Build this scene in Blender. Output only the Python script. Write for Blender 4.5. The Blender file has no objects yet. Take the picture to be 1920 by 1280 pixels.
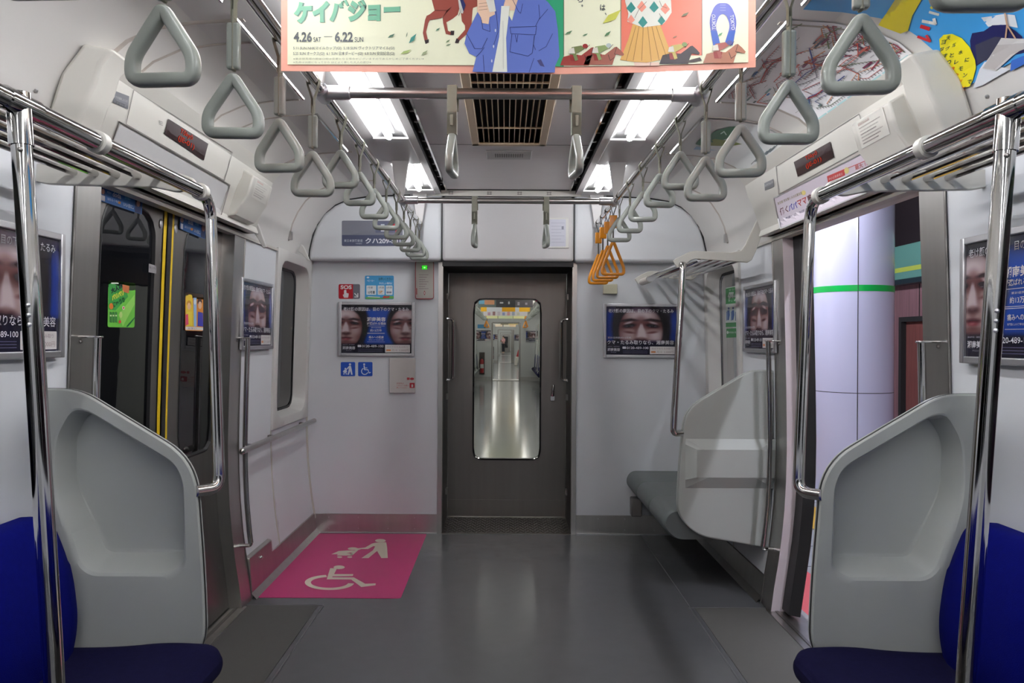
import bpy, math, random
from mathutils import Vector, Matrix
from mathutils.geometry import tessellate_polygon
random.seed(7)
PI = math.pi
SC = bpy.context.scene
COL = SC.collection

# ------------------------------------------------------------------ camera, world, exposure
CAMX, EYE, FPX, ROLL = -0.012, 1.314, 1440.0, 0.006      # eye height above the car floor, focal length in px of 1920
VPX, VPY = 948.0, 636.0                                   # where lines along the car meet
cam_d = bpy.data.cameras.new('camera'); cam = bpy.data.objects.new('camera', cam_d); COL.objects.link(cam)
cam.location = (CAMX, 0, EYE)
cam.rotation_euler = (Matrix.Rotation(PI/2, 3, 'X') @ Matrix.Rotation(ROLL, 3, 'Z')).to_euler()
cam_d.sensor_width = 36; cam_d.lens = FPX/1920*36
cam_d.shift_x = (960-VPX)/1920; cam_d.shift_y = -(640-VPY)/1920
cam_d.clip_start = .02; cam_d.clip_end = 200
SC.camera = cam
w = bpy.data.worlds.new('underground'); SC.world = w; w.use_nodes = True
w.node_tree.nodes['Background'].inputs[0].default_value = (.6, .62, .7, 1)
w.node_tree.nodes['Background'].inputs[1].default_value = .01
SC.view_settings.view_transform = 'Standard'; SC.view_settings.look = 'None'
SC.view_settings.gamma = 1; SC.view_settings.use_curve_mapping = False
SC.view_settings.exposure = 0.45
TUBE = 26.0          # fluorescent tubes of this car
TUBE_NEXT = 12.0      # lamps of the cars ahead
PLATFORM = 50.0      # platform lamps
SC.cycles.max_bounces = 10
SC.cycles.caustics_reflective = False; SC.cycles.caustics_refractive = False

# ------------------------------------------------------------------ colours and materials
def lin(c):
    return c/12.92 if c <= .04045 else ((c+.055)/1.055)**2.4
def rgb(r, g, b): return (lin(r/255), lin(g/255), lin(b/255))
_M = {}
def mat(name, col, rough=.5, metal=0., noise=0., nscale=8., bump=0., bscale=60., spec=.5, stretch=None, coat=0.):
    if name in _M: return _M[name]
    m = bpy.data.materials.new(name); m.use_nodes = True
    nt = m.node_tree; b = nt.nodes['Principled BSDF']
    b.inputs['Base Color'].default_value = (*col, 1); b.inputs['Roughness'].default_value = rough
    b.inputs['Metallic'].default_value = metal; b.inputs['Specular IOR Level'].default_value = spec
    b.inputs['Coat Weight'].default_value = coat
    tc = nt.nodes.new('ShaderNodeTexCoord'); src = tc.outputs['Object']
    if stretch:
        mp = nt.nodes.new('ShaderNodeMapping'); mp.inputs['Scale'].default_value = stretch
        nt.links.new(src, mp.inputs[0]); src = mp.outputs[0]
    if noise:
        n = nt.nodes.new('ShaderNodeTexNoise'); n.inputs['Scale'].default_value = nscale; n.inputs['Detail'].default_value = 5
        nt.links.new(src, n.inputs['Vector'])
        r = nt.nodes.new('ShaderNodeMapRange'); r.inputs['To Min'].default_value = 1-noise; r.inputs['To Max'].default_value = 1+noise
        nt.links.new(n.outputs['Fac'], r.inputs['Value'])
        mx = nt.nodes.new('ShaderNodeVectorMath'); mx.operation = 'SCALE'; mx.inputs[0].default_value = col
        nt.links.new(r.outputs[0], mx.inputs['Scale']); nt.links.new(mx.outputs[0], b.inputs['Base Color'])
    if bump:
        n = nt.nodes.new('ShaderNodeTexNoise'); n.inputs['Scale'].default_value = bscale; n.inputs['Detail'].default_value = 3
        nt.links.new(src, n.inputs['Vector'])
        bp = nt.nodes.new('ShaderNodeBump'); bp.inputs['Strength'].default_value = bump; bp.inputs['Distance'].default_value = .004
        nt.links.new(n.outputs['Fac'], bp.inputs['Height']); nt.links.new(bp.outputs[0], b.inputs['Normal'])
    _M[name] = m; return m
def emit(name, col, s):
    if name in _M: return _M[name]
    m = bpy.data.materials.new(name); m.use_nodes = True; nt = m.node_tree; nt.nodes.clear()
    e = nt.nodes.new('ShaderNodeEmission'); e.inputs[0].default_value = (*col, 1); e.inputs[1].default_value = s
    o = nt.nodes.new('ShaderNodeOutputMaterial'); nt.links.new(e.outputs[0], o.inputs[0])
    _M[name] = m; return m
def pane(name, tint, refl=1.0):
    if name in _M: return _M[name]
    m = bpy.data.materials.new(name); m.use_nodes = True; nt = m.node_tree; nt.nodes.clear()
    t = nt.nodes.new('ShaderNodeBsdfTransparent'); t.inputs[0].default_value = (*tint, 1)
    g = nt.nodes.new('ShaderNodeBsdfGlossy'); g.inputs['Roughness'].default_value = .01
    f = nt.nodes.new('ShaderNodeFresnel'); f.inputs[0].default_value = 1.5
    s = nt.nodes.new('ShaderNodeMath'); s.operation = 'MULTIPLY'; s.inputs[1].default_value = refl
    nt.links.new(f.outputs[0], s.inputs[0])
    x = nt.nodes.new('ShaderNodeMixShader'); nt.links.new(s.outputs[0], x.inputs[0]); nt.links.new(t.outputs[0], x.inputs[1]); nt.links.new(g.outputs[0], x.inputs[2])
    o = nt.nodes.new('ShaderNodeOutputMaterial'); nt.links.new(x.outputs[0], o.inputs[0])
    _M[name] = m; return m
def ink(c, rough=.35):
    return mat('ink_%02x%02x%02x' % tuple(c), rgb(*c), rough, spec=.4)
def vprint(rough=.25):
    if 'vprint' in _M: return _M['vprint']
    m = mat('vprint', (.5, .5, .5), rough, coat=.3); nt = m.node_tree
    a = nt.nodes.new('ShaderNodeAttribute'); a.attribute_name = 'print'
    nt.links.new(a.outputs['Color'], nt.nodes['Principled BSDF'].inputs['Base Color']); return m

WHITE = mat('wall_white', rgb(222, 225, 229), .42, noise=.03, nscale=5, bump=.05, bscale=300)
COVE = mat('cove_white', rgb(206, 204, 200), .38, noise=.05, nscale=4)
CEIL = mat('ceiling_grey', rgb(226, 223, 223), .5, noise=.04, nscale=6, stretch=(1, 14, 1))
TROUGH = mat('light_trough', rgb(205, 203, 202), .45)
HEADER = mat('header_white', rgb(208, 206, 198), .4, noise=.02)
HEADER2 = mat('header_grey', rgb(196, 193, 184), .42, noise=.02)
BOARD = mat('board_grey', rgb(176, 180, 176), .42, noise=.02, bump=.06, bscale=400)
CHROME = mat('chrome', (.60, .59, .575), .07, 1., noise=.04, nscale=30)
STEEL = mat('brushed_steel', (.50, .49, .47), .32, 1., noise=.12, nscale=20, stretch=(1, 1, .05))
STEELD = mat('dark_steel', (.30, .285, .27), .34, 1., noise=.12, nscale=20, stretch=(1, 1, .05))
GDOOR = mat('gangway_door_steel', (.19, .175, .16), .36, 1., noise=.12, nscale=20, stretch=(1, 1, .05))
ALU = mat('aluminium', (.62, .62, .64), .38, 1.)
STRAPG = mat('strap_grey', rgb(152, 158, 150), .3, coat=.25)
BELT = mat('strap_belt', rgb(140, 140, 124), .55, noise=.08, nscale=60)
BELTD = mat('strap_belt_dark', rgb(98, 92, 84), .6)
ORANGE = mat('strap_orange', rgb(238, 152, 24), .3, coat=.25)
BLACK = mat('black_rubber', (.012, .012, .013), .5)
DARK = mat('dark_void', (.02, .019, .02), .7)
GLASSD = pane('tinted_glass', (.30, .31, .33), 1.15)
GLASS = pane('clear_glass', (.93, .95, .94), .8)
YELLOW = mat('door_yellow', rgb(226, 190, 30), .45)
NAVY = mat('seat_navy', rgb(20, 19, 54), .95, noise=.3, nscale=60, bump=.3, bscale=500, spec=.12)
BLUE = mat('seat_blue', rgb(6, 13, 104), .95, noise=.18, nscale=60, bump=.3, bscale=500, spec=.10)
SEATG = mat('seat_greygreen', rgb(104, 110, 110), .55, noise=.06, nscale=20, bump=.1, bscale=200)
VENT = mat('vent_brown', rgb(206, 184, 154), .45)
SLIT = mat('slit_dark', (.012, .011, .012), .6)
MATR = mat('door_mat', rgb(84, 83, 80), .6, noise=.06, nscale=40, bump=.5, bscale=900)
PINK = mat('pink_floor', rgb(200, 52, 118), .38, noise=.05, nscale=8)
CREAM = mat('pictogram_cream', rgb(226, 218, 196), .5)
BEIGE = mat('box_beige', rgb(202, 198, 172), .45)

# ------------------------------------------------------------------ geometry helpers
class MB:
    def __init__(s): s.v = []; s.f = []; s.mi = []; s.mats = []
    def m(s, mt):
        if mt not in s.mats: s.mats.append(mt)
        return s.mats.index(mt)
    def add(s, vs, fs, mt):
        n = len(s.v); i = s.m(mt); s.v += [tuple(p) for p in vs]
        for f in fs: s.f.append(tuple(k+n for k in f)); s.mi.append(i)
        return s
    def box(s, x0, x1, y0, y1, z0, z1, mt):
        v = [(x, y, z) for x in (x0, x1) for y in (y0, y1) for z in (z0, z1)]
        return s.add(v, [(0,1,3,2), (4,6,7,5), (0,4,5,1), (2,3,7,6), (0,2,6,4), (1,5,7,3)], mt)
    def quad(s, a, b, c, d, mt): return s.add([a, b, c, d], [(0, 1, 2, 3)], mt)
    def poly(s, pts, mt): return s.add(pts, [tuple(range(len(pts)))], mt)
    def tube(s, pts, r, mt, n=12, cap=True, flat=None):
        P = [Vector(p) for p in pts]; k = len(P); R = r if isinstance(r, (list, tuple)) else [r]*k
        T = [(P[min(i+1, k-1)]-P[max(i-1, 0)]).normalized() for i in range(k)]
        up = Vector((0, 0, 1)) if abs(T[0].z) < .9 else Vector((0, 1, 0))
        if flat: up = Vector(flat[0])
        u = (up - T[0]*up.dot(T[0])).normalized(); vs = []; fs = []
        for i in range(k):
            u = (u - T[i]*u.dot(T[i])).normalized(); q = T[i].cross(u)
            fu, fq = (flat[1], flat[2]) if flat else (1, 1)
            for j in range(n):
                a = 2*PI*j/n; vs.append(P[i] + (u*math.cos(a)*fu + q*math.sin(a)*fq)*R[i])
        for i in range(k-1):
            for j in range(n):
                fs.append((i*n+j, i*n+(j+1) % n, (i+1)*n+(j+1) % n, (i+1)*n+j))
        if cap: fs += [tuple(range(n))[::-1], tuple((k-1)*n+j for j in range(n))]
        return s.add(vs, fs, mt)
    def strip(s, prof, y0, y1, mt, sx=1, ny=1):
        k = len(prof); vs = []; fs = []
        for i in range(ny+1):
            y = y0+(y1-y0)*i/ny; vs += [(sx*x, y, z) for x, z in prof]
        for i in range(ny):
            for j in range(k-1): a = i*k+j; fs.append((a, a+1, a+k+1, a+k))
        return s.add(vs, fs, mt)
    def prism(s, A, B, mt, capA=True, capB=True):
        n = len(A); fs = [(i, (i+1) % n, n+(i+1) % n, n+i) for i in range(n)]
        if capA: fs.append(tuple(range(n))[::-1])
        if capB: fs.append(tuple(range(n, 2*n)))
        return s.add(list(A)+list(B), fs, mt)
    def rings(s, loops, mts, close=False):
        n = len(loops[0]); vs = [p for L in loops for p in L]; base = len(s.v); s.v += [tuple(p) for p in vs]
        for i in range(len(loops)-1):
            mi = s.m(mts[i] if isinstance(mts, (list, tuple)) else mts)
            for j in range(n):
                s.f.append(tuple(base+q for q in (i*n+j, i*n+(j+1) % n, (i+1)*n+(j+1) % n, (i+1)*n+j))); s.mi.append(mi)
        if close:
            c = len(s.v); L = loops[-1]; s.v.append(tuple(sum(p[k] for p in L)/n for k in range(3)))
            mi = s.m(mts[-1] if isinstance(mts, (list, tuple)) else mts); o = base+(len(loops)-1)*n
            for j in range(n): s.f.append((o+j, o+(j+1) % n, c)); s.mi.append(mi)
        return s
    def ball(s, c, r, mt, nu=12, nv=8):
        r = r if isinstance(r, (list, tuple)) else (r, r, r); vs = []; fs = []
        for i in range(nv+1):
            t = PI*i/nv
            for j in range(nu):
                a = 2*PI*j/nu; vs.append((c[0]+r[0]*math.sin(t)*math.cos(a), c[1]+r[1]*math.sin(t)*math.sin(a), c[2]+r[2]*math.cos(t)))
        for i in range(nv):
            for j in range(nu): fs.append((i*nu+j, (i+1)*nu+j, (i+1)*nu+(j+1) % nu, i*nu+(j+1) % nu))
        return s.add(vs, fs, mt)
    def build(s, name, parent=None, local=False, bevel=0, seg=2, angle=35, attr=None):
        me = bpy.data.meshes.new(name); off = Vector((0, 0, 0))
        if parent is not None:
            if not local: off = world_loc(parent)
        elif not local:
            off = Vector([(min(p[k] for p in s.v)+max(p[k] for p in s.v))/2 for k in range(3)]); off.z = min(p[2] for p in s.v)
        me.from_pydata([(p[0]-off.x, p[1]-off.y, p[2]-off.z) for p in s.v], [], s.f)
        for mt in s.mats: me.materials.append(mt)
        me.polygons.foreach_set('material_index', s.mi)
        me.polygons.foreach_set('use_smooth', [True]*len(s.f))
        if attr:
            ca = me.color_attributes.new('print', 'FLOAT_COLOR', 'POINT')
            ca.data.foreach_set('color', [q for c in attr for q in (*c, 1.)])
        me.update(); me.set_sharp_from_angle(angle=math.radians(angle))
        o = bpy.data.objects.new(name, me); COL.objects.link(o)
        if parent is not None: o.parent = parent
        elif not local: o.location = off
        if parent is not None and not local: o.location = (0, 0, 0)
        if bevel:
            b = o.modifiers.new('bevel', 'BEVEL'); b.width = bevel; b.segments = seg; b.limit_method = 'ANGLE'; b.angle_limit = math.radians(40)
        return o
def world_loc(o):
    l = Vector((0, 0, 0))
    while o is not None: l += o.location; o = o.parent
    return l
def tag(o, label=None, cat=None, group=None, kind=None):
    if label: o['label'] = label
    if cat: o['category'] = cat
    if group: o['group'] = group
    if kind: o['kind'] = kind
    return o
def struct(o): o['kind'] = 'structure'; return o
def thing(name, label, cat, loc=(0, 0, 0), group=None, rz=0):
    o = bpy.data.objects.new(name, None); COL.objects.link(o); o.empty_display_size = .05
    o.location = loc; o.rotation_euler = (0, 0, rz); return tag(o, label, cat, group)
def kids(o): return [c for c in COL.objects if c.parent == o]
def dup(root, loc, rz, label, group=None):
    r = root.copy(); COL.objects.link(r); r.location = loc; r.rotation_euler = (0, 0, rz); r['label'] = label
    if group: r['group'] = group
    for ch in kids(root):
        c = ch.copy(); COL.objects.link(c); c.parent = r
        for g in kids(ch): d = g.copy(); COL.objects.link(d); d.parent = c
    return r
def fillet(pts, rad, n=6):
    P = [Vector(p) for p in pts]; out = [P[0]]
    for i in range(1, len(P)-1):
        r = rad[i-1] if isinstance(rad, (list, tuple)) else rad
        a = (P[i-1]-P[i]); b = (P[i+1]-P[i]); d = min(r, a.length*.49, b.length*.49)
        A = P[i]+a.normalized()*d; B = P[i]+b.normalized()*d
        for k in range(n+1):
            t = k/n; out.append(A*(1-t)**2 + P[i]*2*t*(1-t) + B*t*t)
    out.append(P[-1]); return out
def rpoly(pts, rad, n=6):
    P = [Vector((*p, 0)) if len(p) == 2 else Vector(p) for p in pts]; k = len(P); out = []
    for i in range(k):
        r = rad[i] if isinstance(rad, (list, tuple)) else rad
        a = P[i-1]-P[i]; b = P[(i+1) % k]-P[i]; d = min(r, a.length*.49, b.length*.49)
        if d < 1e-6: out.append((P[i].x, P[i].y)); continue
        A = P[i]+a.normalized()*d; B = P[i]+b.normalized()*d
        for j in range(n+1):
            t = j/n; q = A*(1-t)**2+P[i]*2*t*(1-t)+B*t*t; out.append((q.x, q.y))
    return out
def polar(polys, c, n=72):
    """same-angle samples of several star-shaped outlines about c"""
    ang = [2*PI*i/n+1e-4 for i in range(n)]
    for P in polys:
        if len(P) <= 8: ang += [math.atan2(p[1]-c[1], p[0]-c[0]) % (2*PI) for p in P]
    ang = sorted(set(round(a, 5) for a in ang)); res = []
    for P in polys:
        L = []
        for a in ang:
            dx, dy = math.cos(a), math.sin(a); best = 0
            for i in range(len(P)):
                x1, y1 = P[i-1][0]-c[0], P[i-1][1]-c[1]; x2, y2 = P[i][0]-c[0], P[i][1]-c[1]
                ex, ey = x2-x1, y2-y1; den = dx*ey-dy*ex
                if abs(den) < 1e-12: continue
                t = (x1*ey-y1*ex)/den; q = (x1*dy-y1*dx)/den
                if t > 0 and -1e-4 <= q <= 1+1e-4: best = max(best, t)
            L.append((c[0]+dx*best, c[1]+dy*best))
        res.append(L)
    return res
def lerp2(A, B, t): return [(a[0]+(b[0]-a[0])*t, a[1]+(b[1]-a[1])*t) for a, b in zip(A, B)]
def rect(a0, a1, b0, b1): return [(a0, b0), (a1, b0), (a1, b1), (a0, b1)]

# measured pixel -> point on a plane of the car (roll taken out)
def _ray(px, py):
    x, y = px-VPX, py-VPY; return x+ROLL*y, y-ROLL*x
def at_y(px, py, Y): x, y = _ray(px, py); return (CAMX+x*Y/FPX, Y, EYE-y*Y/FPX)
def at_x(px, py, X): x, y = _ray(px, py); Y = (X-CAMX)*FPX/x; return (X, Y, EYE-y*Y/FPX)
def at_z(px, py, Z=0): x, y = _ray(px, py); Y = (EYE-Z)*FPX/y; return (CAMX+x*Y/FPX, Y, Z)
WP = [(-.02, 1.283), (0, 1.285), (.12, 1.30), (.24, 1.32), (.36, 1.335), (.5, 1.348), (.64, 1.355), (.80, 1.358), (1.0, 1.355), (1.22, 1.35), (1.5, 1.342), (1.82, 1.33), (2.0, 1.322)]
def W(z):
    for (a, x), (b, y) in zip(WP, WP[1:]):
        if z <= b: return x+(y-x)*(z-a)/(b-a)
    return WP[-1][1]
CP = [(1.33, 1.82), (1.322, 1.90), (1.30, 2.0), (1.268, 2.07), (1.22, 2.14), (1.15, 2.2), (1.06, 2.24), (.95, 2.257), (.80, 2.266), (.66, 2.272), (.445, 2.275)]
def at_prof(px, py, prof, lift=.003):
    """where the sight line of a measured pixel meets a profile run along the car"""
    x, y = _ray(px, py); sx = 1 if x > 0 else -1; n = len(prof)
    K = [(sx*a-CAMX)*(-y)-(z-EYE)*x for a, z in prof]
    i = next((i for i in range(n-1) if K[i]*K[i+1] <= 0 and K[i] != K[i+1]), None)
    if i is None:
        i = 0 if abs(K[0]) < abs(K[-1]) else n-2
    (x1, z1), (x2, z2) = prof[i], prof[i+1]; q = K[i]/(K[i]-K[i+1])
    X = sx*(x1+(x2-x1)*q); Z = z1+(z2-z1)*q; nl = math.hypot(x2-x1, z2-z1)
    nx, nz = -abs(z2-z1)/nl, -abs(x2-x1)/nl
    return (X+sx*nx*lift, (X-CAMX)*FPX/x, Z+nz*lift)
def on_prof(prof, base=.002): return lambda u, v, l: at_prof(u, v, prof, base+l*.0004)

# ------------------------------------------------------------------ printed artwork: one mesh, many inks
_T = {}
def glyphs(s, bold=0.):
    k = (s, bold)
    if k in _T: return _T[k]
    c = bpy.data.curves.new('t', 'FONT'); c.body = s; c.size = 1; c.offset = bold; c.resolution_u = 3
    o = bpy.data.objects.new('t', c); COL.objects.link(o)
    dg = bpy.context.evaluated_depsgraph_get(); me = o.evaluated_get(dg).to_mesh()
    V = [(v.co.x, v.co.y) for v in me.vertices]; F = [tuple(p.vertices) for p in me.polygons]
    o.evaluated_get(dg).to_mesh_clear(); bpy.data.objects.remove(o); bpy.data.curves.remove(c)
    if V:
        x0 = min(p[0] for p in V); x1 = max(p[0] for p in V); y0 = min(p[1] for p in V); y1 = max(p[1] for p in V)
    else: x0 = x1 = y0 = y1 = 0
    _T[k] = (V, F, x0, x1, y0, y1); return _T[k]
class Art(MB):
    """mp(u, v, layer) -> point"""
    def __init__(s, mp, step=0): super().__init__(); s.mp = mp; s.step = step      # step: longest edge on a curved surface
    def p(s, pts, c, l=1):
        if s.step:
            P = [Vector((*q, 0)) for q in pts]; T = [[(P[i].x, P[i].y) for i in t] for t in tessellate_polygon([P])]; mt = c if not isinstance(c, tuple) else ink(c)
            while T:
                t = T.pop(); e = [math.dist(t[i], t[i-2]) for i in range(3)]; k = e.index(max(e))
                if e[k] > s.step:
                    a, b, d = t[k], t[k-2], t[k-1]; h = ((a[0]+b[0])/2, (a[1]+b[1])/2); T += [[a, h, d], [h, b, d]]
                else: s.poly([s.mp(u, v, l) for u, v in t], mt)
            return s
        return s.poly([s.mp(u, v, l) for u, v in pts], c if not isinstance(c, tuple) else ink(c))
    def r(s, u0, u1, v0, v1, c, l=1, rad=0, n=4):
        P = rect(u0, u1, v0, v1)
        if rad: P = rpoly(P, rad, n)
        return s.p(P, c, l)
    def e(s, cu, cv, ru, rv, c, l=1, a0=0, a1=360, n=20):
        return s.p([(cu+ru*math.cos(math.radians(a0+(a1-a0)*i/n)), cv+rv*math.sin(math.radians(a0+(a1-a0)*i/n))) for i in range(n if a1-a0 == 360 else n+1)], c, l)
    def ln(s, pts, wd, c, l=2, sub=1):
        mt = c if not isinstance(c, tuple) else ink(c)
        for (a, b), (d, e) in zip(pts, pts[1:]):
            L = math.hypot(d-a, e-b) or 1; nx, ny = -(e-b)/L*wd/2, (d-a)/L*wd/2; tx, ty = (d-a)/L*wd*.3, (e-b)/L*wd*.3
            a -= tx; b -= ty; d += tx; e += ty
            for i in range(sub):
                t0, t1 = i/sub, (i+1)/sub
                q = [(a+(d-a)*t0+nx, b+(e-b)*t0+ny), (a+(d-a)*t0-nx, b+(e-b)*t0-ny), (a+(d-a)*t1-nx, b+(e-b)*t1-ny), (a+(d-a)*t1+nx, b+(e-b)*t1+ny)]
                s.poly([s.mp(x, y, l) for x, y in q], mt)
        return s
    def ring(s, cu, cv, ru, rv, wu, wv, c, l=2, a0=0, a1=360, n=28):
        mt = c if not isinstance(c, tuple) else ink(c)
        for i in range(n):
            q = []
            for k, (fu, fv) in ((i, (ru, rv)), (i+1, (ru, rv)), (i+1, (ru-wu, rv-wv)), (i, (ru-wu, rv-wv))):
                a = math.radians(a0+(a1-a0)*k/n); q.append(s.mp(cu+fu*math.cos(a), cv+fv*math.sin(a), l))
            s.poly(q, mt)
        return s
    def t(s, txt, u0, u1, v0, v1, c, l=4, bold=0., up=1, rot=0):
        """text filling the box u0..u1 x v0..v1 (v1 = top); up=-1 when v grows downwards"""
        V, F, x0, x1, y0, y1 = glyphs(txt, bold)
        if not V: return s
        mt = c if not isinstance(c, tuple) else ink(c); cu, cv = (u0+u1)/2, (v0+v1)/2; q = []
        for x, y in V:
            a = (x-x0)/(x1-x0 or 1)*(u1-u0)-(u1-u0)/2; b = (y-y0)/(y1-y0 or 1)*(v1-v0)-(v1-v0)/2
            b *= up
            if rot: a, b = a*math.cos(rot)-b*math.sin(rot), a*math.sin(rot)+b*math.cos(rot)
            q.append(s.mp(cu+a, cv+b, l))
        return s.add(q, F, mt)
LAY = .0003
def ta(s, txt, o, U, V, c, l=4, bold=0.):
    """text on the slant: o = lower left corner, U = whole width, V = height"""
    V_, F, x0, x1, y0, y1 = glyphs(txt, bold); mt = c if not isinstance(c, tuple) else ink(c)
    q = []
    for x, y in V_:
        a = (x-x0)/(x1-x0 or 1); b = (y-y0)/(y1-y0 or 1); q.append(s.mp(o[0]+a*U[0]+b*V[0], o[1]+a*U[1]+b*V[1], l))
    return s.add(q, F, mt)
Art.ta = ta
def on_y(Y): return lambda u, v, l: _shift(at_y(u, v, Y), 0, -l*LAY, 0)
def _shift(p, a, b, c): return (p[0]+a, p[1]+b, p[2]+c)
def on_x(X): return lambda u, v, l: _shift(at_x(u, v, X), (-l*LAY if X > 0 else l*LAY), 0, 0)
def on_z(Z): return lambda u, v, l: _shift(at_z(u, v, Z), 0, 0, l*LAY)
def local_xz(u, v, l): return (u, -l*LAY, v)
# ================================================================== the setting
DEND = 5.20                                   # end wall
PN0, PN1, PF0, PF1 = 2.345, 2.49, 3.715, 3.86  # near and far door pillars (start, end) along the car
YB = -3.2                                     # where the car is cut off behind the camera
WB = [(W(z), z) for z in (0, .06, .12, .24, .36, .5, .64, .8, 1.0, 1.22, 1.5, 1.82)]
def wz(z0, z1, n=8): return [(W(z0+(z1-z0)*i/n), z0+(z1-z0)*i/n) for i in range(n+1)]
HOLE = (4.44, 5.14, .82, 1.79)                # window hole in the end bay: y0 y1 z0 z1

# floor
f = MB(); FLOOR = mat('floor_grey', rgb(88, 89, 91), .2, noise=.06, nscale=14, bump=.03, bscale=200)
f.quad((-1.285, YB, 0), (1.285, YB, 0), (1.285, DEND, 0), (-1.285, DEND, 0), FLOOR)
SEAM = mat('floor_seam', rgb(84, 84, 86), .45)
for x in (-.90, .90): f.box(x-.004, x+.004, YB, 3.78, 0, .0012, SEAM)
for sx in (-1, 1): f.box(min(sx*.90, sx*1.28), max(sx*.90, sx*1.28), 3.775, 3.783, 0, .0012, SEAM)
f.box(.902, .908, 3.78, DEND, 0, .0012, SEAM)
for sx in (-1, 1):
    f.box(min(sx*.925, sx*1.27), max(sx*.925, sx*1.27), 2.42, 3.77, 0, .003, MATR)
    f.box(min(sx*1.265, sx*1.44), max(sx*1.265, sx*1.44), PN1-.03, PF0+.03, -.02, .006, STEEL)
    f.box(min(sx*1.30, sx*1.315), max(sx*1.30, sx*1.315), PN1-.03, PF0+.03, .006, .010, STEELD)
struct(f.build('floor'))

# walls: lower wall, pillars at the door, cove above
for sx, side in ((-1, 'left'), (1, 'right')):
    m = MB()
    m.strip(WB, 1.62, PN0, WHITE, sx); m.strip(wz(0, .92), YB, 1.62, WHITE, sx, 2); m.strip(wz(1.70, 1.82, 2), YB, 1.62, WHITE, sx)
    for y0, y1 in ((-1.62, -1.54), (YB, -3.12), (.0, .06)): m.strip(wz(.92, 1.70), y0, y1, WHITE, sx)
    m.strip(WB, PF1, HOLE[0], WHITE, sx)
    m.strip(WB, HOLE[1], DEND, WHITE, sx)
    m.strip(wz(0, HOLE[2]), HOLE[0], HOLE[1], WHITE, sx); m.strip(wz(HOLE[3], 1.82, 2), HOLE[0], HOLE[1], WHITE, sx)
    m.strip(CP[:8], YB, DEND, COVE, sx, 4)
    m.box(min(sx*1.318, sx*1.36), max(sx*1.318, sx*1.36), YB, DEND, 1.812, 1.826, HEADER2)      # ledge between wall and cove
    # thin vertical joint between the window bay and the door bay, joint cover at the corner
    m.tube([(sx*(W(z)-.001), 4.405, z) for z in (.13, .3, .5, .7, .78)], .005, HEADER2, 6)
    m.tube([(sx*(W(z)-.002), DEND-.008, z) for z in (.1, .24, .36, .5, .7, .9, 1.2, 1.5, 1.82)], .009, HEADER2, 8)
    struct(m.build('wall_'+side, angle=50))
    for k, (y0, y1) in enumerate(((.06, 1.62), (-1.54, 0), (-3.12, -1.62))):
        g = MB(); g.box(min(sx*1.352, sx*1.358), max(sx*1.352, sx*1.358), y0, y1, .92, 1.70, GLASSD); struct(g.build('window_3'))
    # ceiling cove joints: thin sealed bands running over the cove
    b = MB(); SEALB = mat('sealant', rgb(176, 168, 160), .6, noise=.2, nscale=30)
    for y in (2.30, 3.915, 4.62):
        b.tube([(sx*x, y, z) for x, z in CP[1:9]], .009, SEALB, 6, flat=((0, 1, 0), 1.2, .45))
    for y in (2.47, 3.06, 3.26):
        b.tube([(sx*x, y, z) for x, z in [(1.21, 2.147), (1.15, 2.199), (1.06, 2.239), (.95, 2.256), (.84, 2.263)]], .006, SEALB, 6, flat=((0, 1, 0), 1.2, .4))
    for y in (3.915, 4.62):
        b.box(min(sx*1.30, sx*1.32), max(sx*1.30, sx*1.32), y-.018, y+.018, 1.905, 1.955, STEEL)
    # long thin chrome strips that hold the ceiling adverts
    for y0, y1 in ((.4, 2.16), (2.26, 3.04), (3.25, 3.88)):
        b.tube([(sx*.82, y0, 2.262), (sx*.82, y1, 2.262)], .008, CHROME, 8)
    for i in range(6):
        y = 1.2+.18*i; b.ball((sx*1.30, y, 1.985), .006, STEEL, 6, 4)
    b.box(min(sx*1.285, sx*1.31), max(sx*1.285, sx*1.31), 2.27, 2.32, 1.93, 1.985, ALU)
    struct(b.build('trim_1' if sx < 0 else 'trim_2'))
    # stainless door pillars
    p = MB()
    for a, c, inn in ((PN0, PN1, PN1), (PF0, PF1, PF0)):
        pr = [(x-.006, z) for x, z in WB]
        p.strip(pr, a, c, STEEL, sx)
        deep = [(x+.13, z) for x, z in WB]
        jm = STEEL if sx < 0 or inn == PN1 else mat('jamb_white', rgb(222, 210, 214), .35)
        p.add([(sx*x, inn, z) for x, z in pr]+[(sx*x, inn, z) for x, z in deep], [(i, i+1, len(pr)+i+1, len(pr)+i) for i in range(len(pr)-1)], jm)
        p.tube([(sx*(x-.006), a if inn == PN1 else c, z) for x, z in WB], .004, STEELD, 6)
    p.box(min(sx*1.30, sx*1.47), max(sx*1.30, sx*1.47), PN0, PF1, 1.838, 1.846, HEADER)
    struct(p.build('trim_3' if sx < 0 else 'trim_4', angle=50))
    # baseboard
    k = MB()
    for y0, y1 in ((YB, PN0), (PF1, DEND)):
        k.strip([(W(z)-.006, z) for z in (.03, .08, .132)]+[(W(.132), .135)], y0, y1, STEEL, sx)
        k.strip([(W(0)-.03, .0), (W(.03)-.006, .03)], y0, y1, STEEL, sx)
    struct(k.build('baseboard_'+side))

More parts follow.
